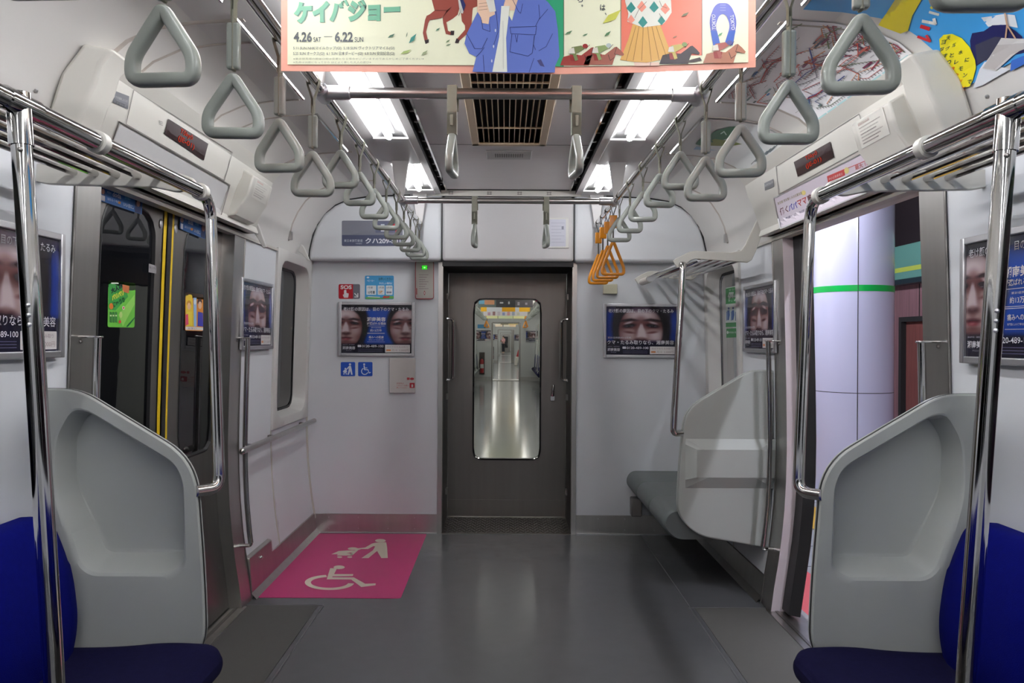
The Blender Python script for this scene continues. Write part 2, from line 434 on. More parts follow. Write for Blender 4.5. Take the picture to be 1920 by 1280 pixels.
# flat centre of the ceiling, dark slots, lamp troughs
c = MB(); LAMPW = mat('lamp_white', rgb(236, 236, 236), .4)
for sx in (-1, 1):
    c.strip([(.445, 2.275), (.482, 2.274)], YB, DEND, TROUGH, sx); c.strip([(.648, 2.272), (.80, 2.266), (.95, 2.257)], YB, DEND, TROUGH, sx)
    c.strip([(.482, 2.274), (.515, 2.306), (.615, 2.306), (.648, 2.272)], YB, DEND, LAMPW, sx)
    for y0, y1 in ((3.66, 4.18), (4.93, DEND)): c.box(min(sx*.481, sx*.649), max(sx*.481, sx*.649), y0, y1, 2.266, 2.275, TROUGH)
    c.strip([(.445, 2.275), (.445, 2.34), (.412, 2.34), (.412, 2.303)], YB, DEND-.1, SLIT, sx)
    c.box(min(sx*.404, sx*.414), max(sx*.404, sx*.414), YB, DEND-.1, 2.297, 2.304, CHROME)
    for y in [1.5+.17*i for i in range(22)]: c.box(min(sx*.416, sx*.441), max(sx*.416, sx*.441), y, y+.02, 2.315, 2.325, STEELD)
VX, VY0, VY1 = .155, .35, 3.86
c.strip([(.404, 2.303), (VX, 2.303)], YB, DEND-.1, CEIL, 1); c.strip([(.404, 2.303), (VX, 2.303)], YB, DEND-.1, CEIL, -1)
c.strip([(-VX, 2.303), (VX, 2.303)], YB, VY0, CEIL); c.strip([(-VX, 2.303), (VX, 2.303)], VY1, DEND-.1, CEIL)
for y in (1.2, 3.905): c.box(-.404, .404, y-.002, y+.002, 2.3018, 2.304, SEAM)
c.quad((-1.4, YB, 2.37), (1.4, YB, 2.37), (1.4, DEND, 2.37), (-1.4, DEND, 2.37), DARK)
struct(c.build('ceiling'))
b = MB(); b.quad((-1.4, YB, -.05), (1.4, YB, -.05), (1.4, YB, 2.4), (-1.4, YB, 2.4), WHITE); struct(b.build('wall_back'))

# end wall
e = MB()
for sx in (-1, 1):
    pts = [(W(z), z) for z in (0, .12, .24, .36, .5, .64, .8, 1.0, 1.22, 1.5, 1.86)]
    e.poly([(sx*x, DEND, z) for x, z in pts]+[(sx*.465, DEND, 1.86), (sx*.465, DEND, 0)], WHITE)
struct(e.build('wall_end'))
b = MB()
for sx in (-1, 1):
    b.box(min(sx*.47, sx*1.30), max(sx*.47, sx*1.30), DEND-.008, DEND, .006, .128, STEEL)
    for x in (.62, .8, 1.0, 1.2): 
        for z in (.03, .105): b.ball((sx*x, DEND-.009, z), .004, ALU, 6, 4)
    b.box(min(sx*.47, sx*1.29), max(sx*.47, sx*1.29), DEND-.02, DEND, 0, .006, ALU)
struct(b.build('baseboard_end'))
# upper end panels standing proud of the wall
PY = 5.10
for sx, nm in ((-1, 'trim_5'), (1, 'trim_6')):
    ol = [(sx*.443, 1.832), (sx*1.325, 1.832), (sx*1.322, 1.89), (sx*1.303, 1.98), (sx*1.275, 2.06), (sx*1.225, 2.14), (sx*1.15, 2.2), (sx*1.06, 2.24), (sx*.9, 2.262), (sx*.443, 2.275)]
    m = MB(); m.prism([(x, PY, z) for x, z in ol], [(x, DEND+.01, z) for x, z in ol], WHITE); struct(m.build(nm, bevel=.022, seg=4, angle=30))
    s = MB(); s.tube([(x*.995+sx*.012, PY+.006, z) for x, z in [(sx*1.325, 1.84)]+ol[2:]], .0075, BLACK, 6); struct(s.build('trim_7' if sx < 0 else 'trim_8'))
m = MB(); m.box(-.437, .437, PY, DEND+.01, 1.832, 2.262, mat('end_header', rgb(206, 205, 206), .4, noise=.02)); struct(m.build('trim_9', bevel=.022, seg=4))
m = MB()
m.box(-.437, .437, PY+.02, 5.7, 1.80, 1.834, DARK)
for sx in (-1, 1):
    m.box(min(sx*.437, sx*.443), max(sx*.437, sx*.443), PY+.012, PY+.03, 1.84, 2.26, BLACK)
m.box(-.56, .57, PY-.016, PY-.004, 2.262, 2.298, HEADER)
m.box(-.60, .62, PY-.03, DEND, 2.298, 2.33, SLIT)
LAT = STEELD
for x in (-.38, -.125, .0, .27, .5):
    if x == 0.: x = .075
    for z in (2.274, 2.287): m.box(x-.016, x+.016, PY-.020, PY-.016, z-.002, z+.002, LAT)
    for d in (-.010, .010): m.box(x+d-.002, x+d+.002, PY-.021, PY-.016, 2.270, 2.291, LAT)
struct(m.build('trim_10'))
# gangway opening: stainless jambs, dark side walls, checker plate
j = MB()
for sx in (-1, 1):
    j.box(min(sx*.437, sx*.468), max(sx*.437, sx*.468), DEND-.012, DEND+.05, 0, 1.832, STEEL)
    j.box(min(sx*.437, sx*.47), max(sx*.437, sx*.47), DEND+.05, 6.45, -.02, 1.86, mat('gangway_dark', (.045, .042, .042), .4, noise=.1))
    for z in (.22, .9, 1.62):
        j.box(min(sx*.425, sx*.437), max(sx*.425, sx*.437), 5.5, 5.56, z-.02, z+.02, STEELD)
struct(j.build('trim_11'))
g = MB(); CHK = mat('checker_plate', (.26, .25, .24), .42, 1.)
g.box(-.437, .437, DEND-.02, 6.45, -.03, .004, CHK)
for r in range(12):
    for q in range(26):
        x = -.42+q*.0335+(r % 2)*.0167; y = 5.22+r*.036; s = 1 if (q+r) % 2 else -1
        if x > .43: continue
        P = [(x-.011, y-s*.008), (x-.007, y-s*.011), (x+.011, y+s*.008), (x+.007, y+s*.011)]
        g.prism([(a, b_, .004) for a, b_ in P], [(a, b_, .0075) for a, b_ in P], CHK, capA=False)
struct(g.build('floor'))

# ------------------------------------------------------------------ gangway door
gd = thing('door_1', None, None, (0, 5.65, 0)); gd['kind'] = 'structure'
outer = rect(-.432, .432, .012, 1.80); win = rpoly(rect(-.241, .241, .437, 1.604), .062, 8); win2 = rpoly(rect(-.252, .252, .426, 1.615), .07, 8)
Lo, Lw2, Lw = polar([outer, win2, win], (0, 1.0), 96)
d = MB(); mp = lambda P, y: [(x, y, z) for x, z in P]
d.rings([mp(Lo, 5.69), mp(Lo, 5.65), mp(lerp2(Lo, Lw2, .5), 5.65), mp(Lw2, 5.65)], GDOOR)
d.rings([mp(Lw, 5.68), mp(Lw, 5.69), mp(Lo, 5.69)], GDOOR)
d.box(-.42, .42, 5.643, 5.65, .03, .135, GDOOR)
d.build('leaf', gd, angle=30)
d = MB(); d.rings([mp(Lw2, 5.65), mp(Lw2, 5.642), mp(lerp2(Lw2, Lw, .5), 5.640), mp(Lw, 5.645), mp(Lw, 5.68)], [BLACK, BLACK, CHROME, BLACK]); d.build('window_frame', gd)
d = MB(); d.rings([mp(Lw, 5.668)], GLASS); d.poly(mp(Lw, 5.668), GLASS); d.build('window_pane', gd)
d = MB(); d.prism(*[[(x, y, z) for x, z in rpoly(rect(.318, .352, .865, .905), .01, 3)] for y in (5.625, 5.65)], CHROME)
d.tube([(.335, 5.628, .90), (.336, 5.618, .94), (.340, 5.616, .985)], [.012, .011, .007], CHROME, 8); d.build('handle', gd, bevel=.002)
for sx, lab in ((-1, 'left'), (1, 'right')):
    h = MB(); X = sx*.43
    h.tube(fillet([(X, 5.36, 1.455), (X-sx*.05, 5.36, 1.455), (X-sx*.05, 5.36, 1.03), (X, 5.36, 1.03)], .035), .009, CHROME, 8)
    h.tube(fillet([(X, 5.46, 1.455), (X-sx*.05, 5.46, 1.455), (X-sx*.05, 5.46, 1.03), (X, 5.46, 1.03)], .035), .007, STEEL, 8)
    tag(h.build('grab_rail'), f'upright chrome grab rail on the {lab} side of the gangway doorway', 'grab rail')

# ------------------------------------------------------------------ window of each end bay
for sx, nm in ((-1, 'window_1'), (1, 'window_2')):
    t = thing(nm, None, None, (sx*1.35, 4.79, .78)); t['kind'] = 'structure'
    P0 = rect(4.405, 5.178, .785, 1.835); P1 = rpoly(rect(4.475, 5.115, .84, 1.775), .115, 8); P2 = rpoly(rect(4.50, 5.092, .862, 1.752), .10, 8)
    A, B, C = polar([P0, P1, P2], (4.79, 1.3), 64)
    q = lambda L, d: [(sx*(W(z)-.016+d), y, z) for y, z in L]
    s = MB(); s.rings([q(A, .016), q(A, .003), q(lerp2(A, B, .06), 0), q(lerp2(A, B, .9), 0), q(B, .004), q(lerp2(B, C, .5), .05), q(C, .085)], COVE); s.build('surround', t, angle=40)
    s = MB(); s.rings([q(C, .083), q(lerp2(C, [(4.79, 1.3)]*len(C), .035), .083)], BLACK); s.build('gasket', t)
    s = MB(); s.rings([q(C, .088), q(lerp2(C, [(4.79, 1.3)]*len(C), .5), .088)], GLASSD if sx < 0 else GLASS, close=True); s.build('pane', t)

# ------------------------------------------------------------------ passenger doors (left closed, right slid open)
def leaf(y0, y1, wy0, wy1, sx, parent, name, off, yel):
    P0 = rect(y0, y1, .012, 1.96); P1 = rpoly(rect(wy0, wy1, .78, 1.80), [.09, .09, .12, .12], 8)
    P2 = [(a+(b-a)*.03, c_+(d_-c_)*.03) for (a, c_), (b, d_) in zip(P1, [((wy0+wy1)/2, 1.29)]*len(P1))]
    c0 = ((wy0+wy1)/2, 1.29); A, B, C = polar([P0, P1, P2], c0, 72)
    q = lambda L, d: [(sx*(W(max(0, z))+off+d), y, z) for y, z in L]
    lp = [q(lerp2(A, B, t_), 0) for t_ in (0, .15, .3, .45, .6, .75, .9, 1)]
    s = MB(); s.rings([q(A, .04)]+lp+[q(B, .008)], STEELD if sx < 0 else STEEL)
    L = s.build(name, parent, angle=40)
    s = MB(); s.rings([q(B, -.001), q(lerp2(B, C, .5), -.004), q(C, .010)], BLACK); s.build('gasket', L)
    s = MB(); s.rings([q(C, .008), q(lerp2(C, [c0]*len(C), .5), .008)], GLASSD, close=True); s.build('pane', L)
    if yel:
        s = MB(); ye = [(W(z)+off-.003, z) for z in [.02+.194*i for i in range(11)]]
        s.strip(ye, yel[0], yel[1], YELLOW, sx); s.build('yellow_strip', L)
    return L
dl = thing('door_2', None, None, (-1.40, 3.10, 0)); dl['kind'] = 'structure'
OFF = .055; YC = 3.125
leaf(PN1-.02, YC-.018, 2.61, 3.015, -1, dl, 'door_leaf', OFF, (YC-.047, YC-.021))
leaf(YC+.018, PF0+.02, 3.285, 3.665, -1, dl, 'door_leaf', OFF, (YC+.021, YC+.047))
s = MB(); s.strip([(W(z)+OFF-.008, z) for z in [.02+.194*i for i in range(11)]], YC-.018, YC+.018, BLACK, -1); s.build('rubber_seal', dl)
dr = thing('door_3', None, None, (1.40, 3.72, 0)); dr['kind'] = 'structure'
s = MB(); zz = [.02+.165*i for i in range(12)]
s.strip([(W(z)+.045, z) for z in zz], 3.63, PF0, BLACK, 1); s.strip([(W(z)+.085, z) for z in zz], 3.60, PF0, mat('door_edge_brown', (.05, .03, .03), .4), 1)
s.add([(W(z)+o, y, z) for o, y in ((.045, 3.63), (.085, 3.60), (.09, 3.60)) for z in zz], [(k*12+i, k*12+i+1, (k+1)*12+i+1, (k+1)*12+i) for k in (0, 1) for i in range(11)], BLACK)
s.build('door_leaf', dr)
s = MB(); s.strip([(W(z)+.045, z) for z in zz], PN0, 2.53, BLACK, 1); s.add([(W(z)+o, 2.53, z) for o in (.045, .09) for z in zz], [(i, i+1, 12+i+1, 12+i) for i in range(11)], BLACK); s.build('door_leaf', dr)
# outer skin of the car beside the open door
s = MB()
for y0, y1 in ((1.62, PN0+.02), (PF1-.02, HOLE[0]), (HOLE[1], 6.2)): s.strip([(W(z)+.12, z) for z in (0, .24, .5, .8, 1.22, 1.82)]+[(1.42, 2.4)], y0, y1, STEELD, 1)
s.strip([(W(z)+.12, z) for z in (0, .24, .5, .78)], HOLE[0], HOLE[1], STEELD, 1); s.strip([(1.45, 1.83), (1.42, 2.4)], HOLE[0], HOLE[1], STEELD, 1)
s.strip([(1.45, 1.92), (1.42, 2.4)], PN0, PF1, STEELD, 1)
struct(s.build('wall_outer'))

# ------------------------------------------------------------------ platform beyond the open door, tunnel wall on the other side
p = MB(); PT = mat('platform_tile', rgb(140, 144, 150), .4, noise=.08, nscale=6)
p.quad((1.46, -4, -.02), (9, -4, -.02), (9, 26, -.02), (1.46, 26, -.02), PT)
for y in [i*.45-4 for i in range(66)]: p.box(1.46, 9, y-.004, y+.004, -.02, -.0185, SEAM)
p.quad((1.46, -4, -.017), (1.74, -4, -.017), (1.74, 26, -.017), (1.46, 26, -.017), mat('edge_red', rgb(196, 66, 76), .5))
p.quad((2.18, -4, -.016), (2.48, -4, -.016), (2.48, 26, -.016), (2.18, 26, -.016), mat('tactile_yellow', rgb(190, 150, 40), .55))
struct(p.build('floor'))
p = MB(); WOOD = mat('wood_panel', rgb(140, 104, 110), .45, noise=.55, nscale=7, stretch=(1, 7, .25))
p.quad((5.0, -4, -.02), (5.0, 26, -.02), (5.0, 26, 2.02), (5.0, -4, 2.02), WOOD)
for y in [8.9+i*.62-12 for i in range(40)]: p.box(4.992, 5.0, y-.004, y+.004, -.02, 2.02, DARK)
p.quad((5.05, -4, 2.0), (5.05, 26, 2.0), (5.05, 26, 3.4), (5.05, -4, 3.4), mat('platform_dark_wall', (.022, .014, .018), .6))
p.quad((1.2, -4, 3.2), (6, -4, 3.2), (6, 26, 3.2), (1.2, 26, 3.2), mat('platform_ceiling', (.03, .02, .024), .7))
for y in (5, 7.5, 10, 12.5): p.box(1.5, 5, y, y+.25, 2.95, 3.2, mat('platform_beam', (.07, .05, .055), .6))
struct(p.build('wall_platform'))
d = MB(); RECW = mat('wood_door', rgb(124, 74, 70), .4, noise=.5, nscale=7, stretch=(1, 9, .35))
d.box(4.91, 4.989, 8.2, 9.62, 1.56, 1.62, DARK); d.box(4.91, 4.989, 9.56, 9.62, -.02, 1.56, DARK); d.box(4.975, 4.989, 8.2, 9.56, -.02, 1.56, RECW)
tag(d.build('door'), 'reddish wooden door set in the platform wall behind the white column', 'door')
t = thing('station_sign_band', 'long green sign band with a yellow stripe above the wooden platform wall', 'sign', (4.9, 9, 2.02))
s = MB(); s.box(4.86, 5.0, -2, 20, 2.08, 2.50, mat('sign_green', rgb(104, 156, 146), .35)); s.build('board', t, bevel=.01)
s = MB(); s.box(4.855, 4.86, -2, 20, 2.17, 2.225, mat('sign_yellow', rgb(190, 204, 90), .4)); s.build('yellow_stripe', t)
s = MB(); s.box(4.85, 5.0, -2, 20, 2.02, 2.08, mat('sign_base', rgb(40, 54, 62), .4)); s.build('lower_edge', t)
t = thing('platform_column', 'round white enamel platform column with a bright green stripe outside the open door', 'column', (3.148, 7.0, -.02))
ENA = mat('column_enamel', rgb(206, 206, 232), .16, coat=.5)
def cyl(r, z0, z1, mt, n=48):
    m = MB(); a = [(3.148+r*math.cos(2*PI*i/n), 7+r*math.sin(2*PI*i/n)) for i in range(n)]
    return m.prism([(x, y, z0) for x, y in a], [(x, y, z1) for x, y in a], mt)
for z0, z1 in ((-.02, .861), (.867, 3.2)): cyl(.343, z0, z1, ENA).build('enamel_panel', t)
cyl(.339, .85, .88, DARK).build('joint', t)
g = cyl(.3455, 1.752, 1.806, mat('stripe_green', rgb(0, 178, 74), .35)); g.build('green_stripe', t)
s = MB()
for k in range(4):
    a = math.radians(-107+90*k); x, y = 3.148+.343*math.cos(a), 7+.343*math.sin(a); s.tube([(x, y, -.02), (x, y, 3.2)], .0035, DARK, 6)
s.build('panel_joints', t)
for i, y in enumerate((1.5, 4.0, 6.4, 8.85)):
    t = thing('platform_lamp', f'fluorescent ceiling lamp over the platform, {["nearest of the row", "second of the row", "third of the row", "farthest of the row"][i]}', 'lamp', (1.95, y, 3.05), 'platform lamps')
    s = MB(); s.box(1.85, 2.05, y-.65, y+.65, 3.08, 3.19, HEADER); s.build('housing', t)
    s = MB(); s.tube([(1.95, y-.6, 3.06), (1.95, y+.6, 3.06)], .02, emit('platform_tube', (.86, .88, 1.0), PLATFORM*5), 10); s.build('tube', t)
p = MB(); p.quad((-2.7, -4, -.8), (-2.7, 12, -.8), (-2.7, 12, 3.4), (-2.7, -4, 3.4), mat('tunnel_wall', (.03, .03, .034), .8, noise=.4, nscale=3)); struct(p.build('wall_tunnel'))
# ================================================================== fittings of the car
HP = [(1.15, 2.14), (1.19, 2.094), (1.205, 2.037), (1.225, 1.998), (1.27, 1.869), (1.262, 1.845)]
LEDP = mat('led_panel', (.035, .018, .02), .25); LED = emit('led_red', (1, .10, .05), .30)
LINE = mat('panel_line', (.22, .21, .20), .6)
HY0, HY1 = 2.22, 3.87
for sx, side in ((-1, 'left'), (1, 'right')):
    t = thing('door_header', f'white header box with a red destination display above the {"closed" if sx < 0 else "open"} door', 'door header', (sx*1.25, 3.04, 1.845))
    m = MB(); full = [(1.205, 2.152)]+HP+[(1.262, 1.838), (1.322, 1.838)]
    m.strip(full, HY0, HY1, HEADER, sx)
    for y in (HY0, HY1): m.poly([(sx*x, y, z) for x, z in full]+[(sx*1.317, y, 1.9), (sx*1.295, y, 2.0), (sx*1.262, y, 2.07)], HEADER)
    m.build('housing', t, angle=18)
    # stepped end mouldings
    m = MB(); ep = [(x-.012, z) for x, z in HP[:-1]]+[(1.30, 1.85)]
    for y0, y1 in ((HY0-.05, HY0+.10),):
        m.prism([(sx*x, y0+.03, z) for x, z in ep]+[(sx*1.32, y0, 1.92), (sx*1.275, y0, 2.06), (sx*1.212, y0, 2.146)], [(sx*x, y1, z) for x, z in ep]+[(sx*1.32, y1, 1.92), (sx*1.275, y1, 2.06), (sx*1.212, y1, 2.146)], HEADER)
    m.build('end_moulding', t, bevel=.012, seg=3)
    A = Art(on_prof(HP), 12)
    if sx < 0:
        A.ln([(250, 168), (435, 285), (420, 338), (235, 232), (250, 168)], 1.1, LINE, 1, 3); A.ln([(222, 228), (430, 347)], 3, STEELD, 1, 3)
        A.ln([(414, 402), (430, 347)], 1.6, LINE, 1); A.ln([(210, 262), (222, 228)], 2, STEELD, 1)
        A.p([(224, 232), (427, 349), (411, 400), (212, 262)], mat('clear_cover', rgb(204, 204, 204), .2, noise=.04), 1)
        for k in range(3): A.ln([(297, 226+3*k), (304, 229+3*k)], .9, LINE, 1)
        A.build('panel_seams', t)
        A = Art(on_prof(HP, .003), 12); A.p([(314, 222), (389, 269), (381, 300), (307, 250)], LEDP, 1); D = A.build('display', t)
        A = Art(on_prof(HP, .003), 12); A.ta('Tōkyō', (335, 250.5), (23, 14), (2.5, -11), LED, 4, .012); A.ta('(JE-01)', (331, 263), (30, 19), (2.5, -11), LED, 4, .012); A.build('red_lettering', D)
    else:
        A.ln([(1456, 312), (1612, 213), (1629, 272), (1461, 364), (1456, 312)], 1.1, LINE, 1, 3); A.ln([(1453, 371), (1632, 281)], 2.6, STEELD, 1, 3)
        A.build('panel_seams', t)
        A = Art(on_prof(HP, .003), 12); A.p([(1489.7, 303.4), (1558, 265), (1565, 294), (1497, 330.6)], LEDP, 1); D = A.build('display', t)
        A = Art(on_prof(HP, .003), 12); A.ta('Tōkyō', (1513, 303), (22, -12), (-2, -10), LED, 4, .012); A.ta('(JE-01)', (1514, 317), (29, -15), (-2, -10), LED, 4, .012); A.build('red_lettering', D)
        A = Art(on_prof(HP), 12); PK = (228, 218, 230)
        A.ln([(1464, 428), (1452, 371), (1632, 281), (1645, 318), (1661, 345), (1464, 428)], 2.4, ALU, 2, 3)
        A.p([(1453, 372), (1632, 282), (1660, 344), (1465, 427)], PK, 1)
        A.ta('働く', (1465, 404), (15, -7), (-2.5, -13), (120, 70, 80), 4, .02); A.ta('パパ', (1481, 396), (16, -7), (-2.5, -12), (80, 80, 190), 4, .02)
        A.ta('ママ', (1498, 388), (17, -8), (-2.5, -12), (200, 80, 80), 4, .02); A.ta('育業応援奨励金', (1516, 379), (78, -35), (-2.5, -13), (110, 70, 76), 4, .02)
        A.ta('東京都 男女働く人の企業支援', (1460, 384), (46, -21), (-1.5, -5), (170, 160, 120), 4); A.e(1508, 361, 4, 4.5, (236, 220, 140), 2)
        A.ta('●東京しごと財団 検索 ■', (1470, 414), (58, -26), (-1, -4.5), (90, 90, 130), 4)
        A.ln([(1556, 345), (1553, 330), (1634, 297), (1640, 312)], 1.2, (210, 90, 90), 2, 3); A.p([(1554, 341), (1552, 330), (1585, 316), (1586, 328)], (206, 74, 74), 3)
        A.ta('中小企業事業主', (1556, 338), (26, -11), (-.5, -5), (245, 220, 220), 5); A.e(1589, 319, 4.5, 6, (238, 224, 150), 4)
        A.ta('最大 175', (1606, 318), (28, -10), (-2, -9), (196, 100, 96), 5, .01); A.ta('対象となる取組', (1560, 346), (30, -13), (-1, -4), (120, 110, 120), 5)
        A.build('advert_strip', t)
    # square plastic intercom housing at one end
    y0, y1 = (3.46, 3.74) if sx < 0 else (2.34, 2.60)
    t = thing('emergency_intercom', f'boxy white intercom housing with printed notice on the {"far end of the left" if sx < 0 else "near end of the right"} door header', 'intercom box', (sx*1.22, (y0+y1)/2, 1.86))
    F_ = [(1.20, 2.075), (1.150, 2.045), (1.176, 1.955), (1.235, 1.87), (1.26, 1.862)]
    m = MB(); m.prism([(sx*x, y0, z) for x, z in F_]+[(sx*1.29, y0, 1.862), (sx*1.29, y0, 2.075)], [(sx*x, y1, z) for x, z in F_]+[(sx*1.29, y1, 1.862), (sx*1.29, y1, 2.075)], HEADER); m.build('casing', t, bevel=.008, seg=3)
    A = Art(lambda u, v, l: (sx*(1.150+.026*v-.0015), y0+(u if sx < 0 else 1-u)*(y1-y0), 2.045-.09*v))
    A.r(.14, .86, .06, .98, (214, 212, 204), 1); A.r(.2, .5, .1, .2, (206, 120, 110), 2)
    for i in range(6): A.r(.2, .75-.07*(i % 3), .28+.11*i, .32+.11*i, (150, 140, 140), 2)
    A.build('printed_notice', t)
    m = Art(on_prof(HP, .002), 12)
    if sx < 0: m.p([(212, 169), (241, 180), (239, 204), (210, 191)], (112, 114, 120), 1); m.ta('ドアが故障したとき', (213, 183), (24, 9), (0, -5), (190, 190, 190), 3); m.ta('ドアコック', (213, 192), (22, 9), (0, -4), (190, 190, 190), 3)
    else: m.p([(1434, 343), (1451, 335), (1452, 349), (1435, 357)], (128, 130, 134), 1); m.ta('ドアコック', (1436, 351), (14, -7), (0, -5), (200, 200, 200), 3)
    tag(m.build('small_label'), f'small grey label on the {"near end of the left" if sx < 0 else "far end of the right"} door header', 'label')

# ------------------------------------------------------------------ ceiling lamps
TUBEM = emit('tube_light', (.975, .975, 1.0), TUBE)
SEGS = [(-3.0, -1.85), (-1.80, -.62), (-.58, .60), (.63, 1.80), (1.83, 3.64), (4.2, 4.9)]
ORD = ['nearest', 'second nearest', 'third nearest', 'fourth nearest', 'fifth nearest', 'sixth nearest', 'seventh nearest', 'eighth nearest', 'farthest']
for sx, side in ((-1, 'left'), (1, 'right')):
    for y0, y1 in SEGS:
        lb = {4.2: f'short bright tube lamp at the far end of the {side} ceiling row', 1.83: f'long bright tube lamp over the {side} strap rail, under the hanging advert'}.get(y0, f'tube lamp of the {side} ceiling row behind the camera')
        t = thing('ceiling_lamp', lb, 'lamp', (sx*.565, (y0+y1)/2, 2.246), 'ceiling lamps')
        m = MB(); m.box(min(sx*.545, sx*.585), max(sx*.545, sx*.585), y0, y1, 2.288, 2.306, LAMPW); m.build('base_plate', t)
        m = MB(); m.tube([(sx*.565, y0+.03, 2.262), (sx*.565, y1-.04, 2.262), (sx*.565, y1-.015, 2.262)], [.016, .016, .010], TUBEM, 12); m.build('tube', t)
        m = MB()
        for y in (y0+.015, y1-.05): m.box(min(sx*.553, sx*.577), max(sx*.553, sx*.577), y, y+.02, 2.274, 2.29, HEADER)
        m.build('socket', t)

# ------------------------------------------------------------------ air vent in the ceiling
t = thing('ceiling_vent', 'long brown slatted air vent in the middle of the ceiling', 'vent', (0, 2.1, 2.29))
m = MB()
for x0, x1 in ((-.187, -.150), (.150, .187)): m.box(x0, x1, VY0-.03, VY1+.03, 2.292, 2.304, VENT)
for y0, y1 in ((VY0-.03, VY0+.005), (VY1-.005, VY1+.03)): m.box(-.187, .187, y0, y1, 2.292, 2.304, VENT)
m.build('frame', t, bevel=.003)
m = MB(); m.box(-.156, .156, VY0, VY1, 2.362, 2.366, DARK)
for x in (-.156, .154): m.box(x, x+.002, VY0, VY1, 2.304, 2.366, VENT)
m.build('dark_duct', t)
m = MB()
for i in range(11): x = -.125+.025*i; m.box(x-.0018, x+.0018, VY0, VY1, 2.298, 2.340, VENT)
m.build('slats', t)
m = MB()
for y in (.95, 1.6, 2.25, 2.95, 3.58): m.box(-.15, .15, y-.003, y+.003, 2.296, 2.304, VENT)
m.build('cross_bar', t)
t = thing('speaker_grille', 'small pale rectangular speaker grille in the ceiling beyond the brown vent', 'speaker', (0, 4.12, 2.29))
m = MB(); m.box(-.12, .12, 4.02, 4.20, 2.297, 2.304, mat('grille_plate', rgb(190, 188, 186), .5)); m.build('plate', t, bevel=.003)
m = MB()
for i in range(13): m.box(-.075+.012*i, -.069+.012*i, 4.07, 4.15, 2.2962, 2.2972, LINE)
m.build('slots', t)

# ------------------------------------------------------------------ strap rails and cross rails
RX, RZ, RR = .58, 2.068, .0165
for sx, side in ((-1, 'left'), (1, 'right')):
    t = thing('strap_rail', f'chrome overhead rail carrying the {side} row of strap handles', 'rail', (sx*RX, 1.5, RZ))
    m = MB(); m.tube([(sx*RX, YB+.02, RZ), (sx*RX, 5.09, RZ)], RR, CHROME if True else STEEL, 16); m.build('rail_tube', t)
    for y in (.45, 2.31, 4.12, 5.05):
        m = MB(); P = [(RX-.016, RZ+.005), (RX+.02, RZ+.005), (RX+.05, 2.274), (RX-.045, 2.274)]
        m.prism([(sx*x, y-.008, z) for x, z in P], [(sx*x, y+.008, z) for x, z in P], TROUGH); m.build('hanger_plate', t, bevel=.004)
    for y in (2.36, 4.18):
        m = MB(); m.tube([(sx*RX, y-.045, RZ), (sx*RX, y-.04, RZ), (sx*RX, y+.04, RZ), (sx*RX, y+.045, RZ)], [.018, .024, .024, .018], ALU, 14)
        m.tube([(sx*RX, y, RZ), (sx*(RX-.085), y, RZ), (sx*(RX-.088), y, RZ)], [.023, .021, .017], ALU, 14); m.build('joint', t)
for y, w_ in ((2.36, 'nearer'), (4.18, 'farther')):
    m = MB(); m.tube([(-RX+.07, y, RZ), (RX-.07, y, RZ)], RR, STEEL, 16)
    tag(m.build('cross_rail'), f'steel cross rail between the two strap rails, {w_} of the two', 'rail', 'cross rails')

def ctube(path, rin, ry, mt, n=16):
    """closed planar (x, z) path swept with an oval section"""
    k = len(path); m = MB(); vs = []; fs = []
    R = rin if isinstance(rin, list) else [rin]*k
    for i in range(k):
        a, b = path[i-1], path[(i+1) % k]; L = math.hypot(b[0]-a[0], b[1]-a[1]) or 1; nx, nz = -(b[1]-a[1])/L, (b[0]-a[0])/L
        for j in range(n):
            t_ = 2*PI*j/n; c_, s_ = math.cos(t_), math.sin(t_); c_ = math.copysign(abs(c_)**.62, c_); s_ = math.copysign(abs(s_)**.62, s_); vs.append((path[i][0]+nx*R[i]*c_, ry*s_, path[i][1]+nz*R[i]*c_))
    for i in range(k):
        for j in range(n): fs.append((i*n+j, i*n+(j+1) % n, ((i+1) % k)*n+(j+1) % n, ((i+1) % k)*n+j))
    return m.add(vs, fs, mt)
def tri(top, w_, h, sl, r):
    pts = rpoly([(0, top-.010), (w_/2-r, top-h*sl), (w_/2-r, top-h+r), (-w_/2+r, top-h+r), (-w_/2+r, top-h*sl)], [.010, .016, .016, .016, .016], 6)
    return pts
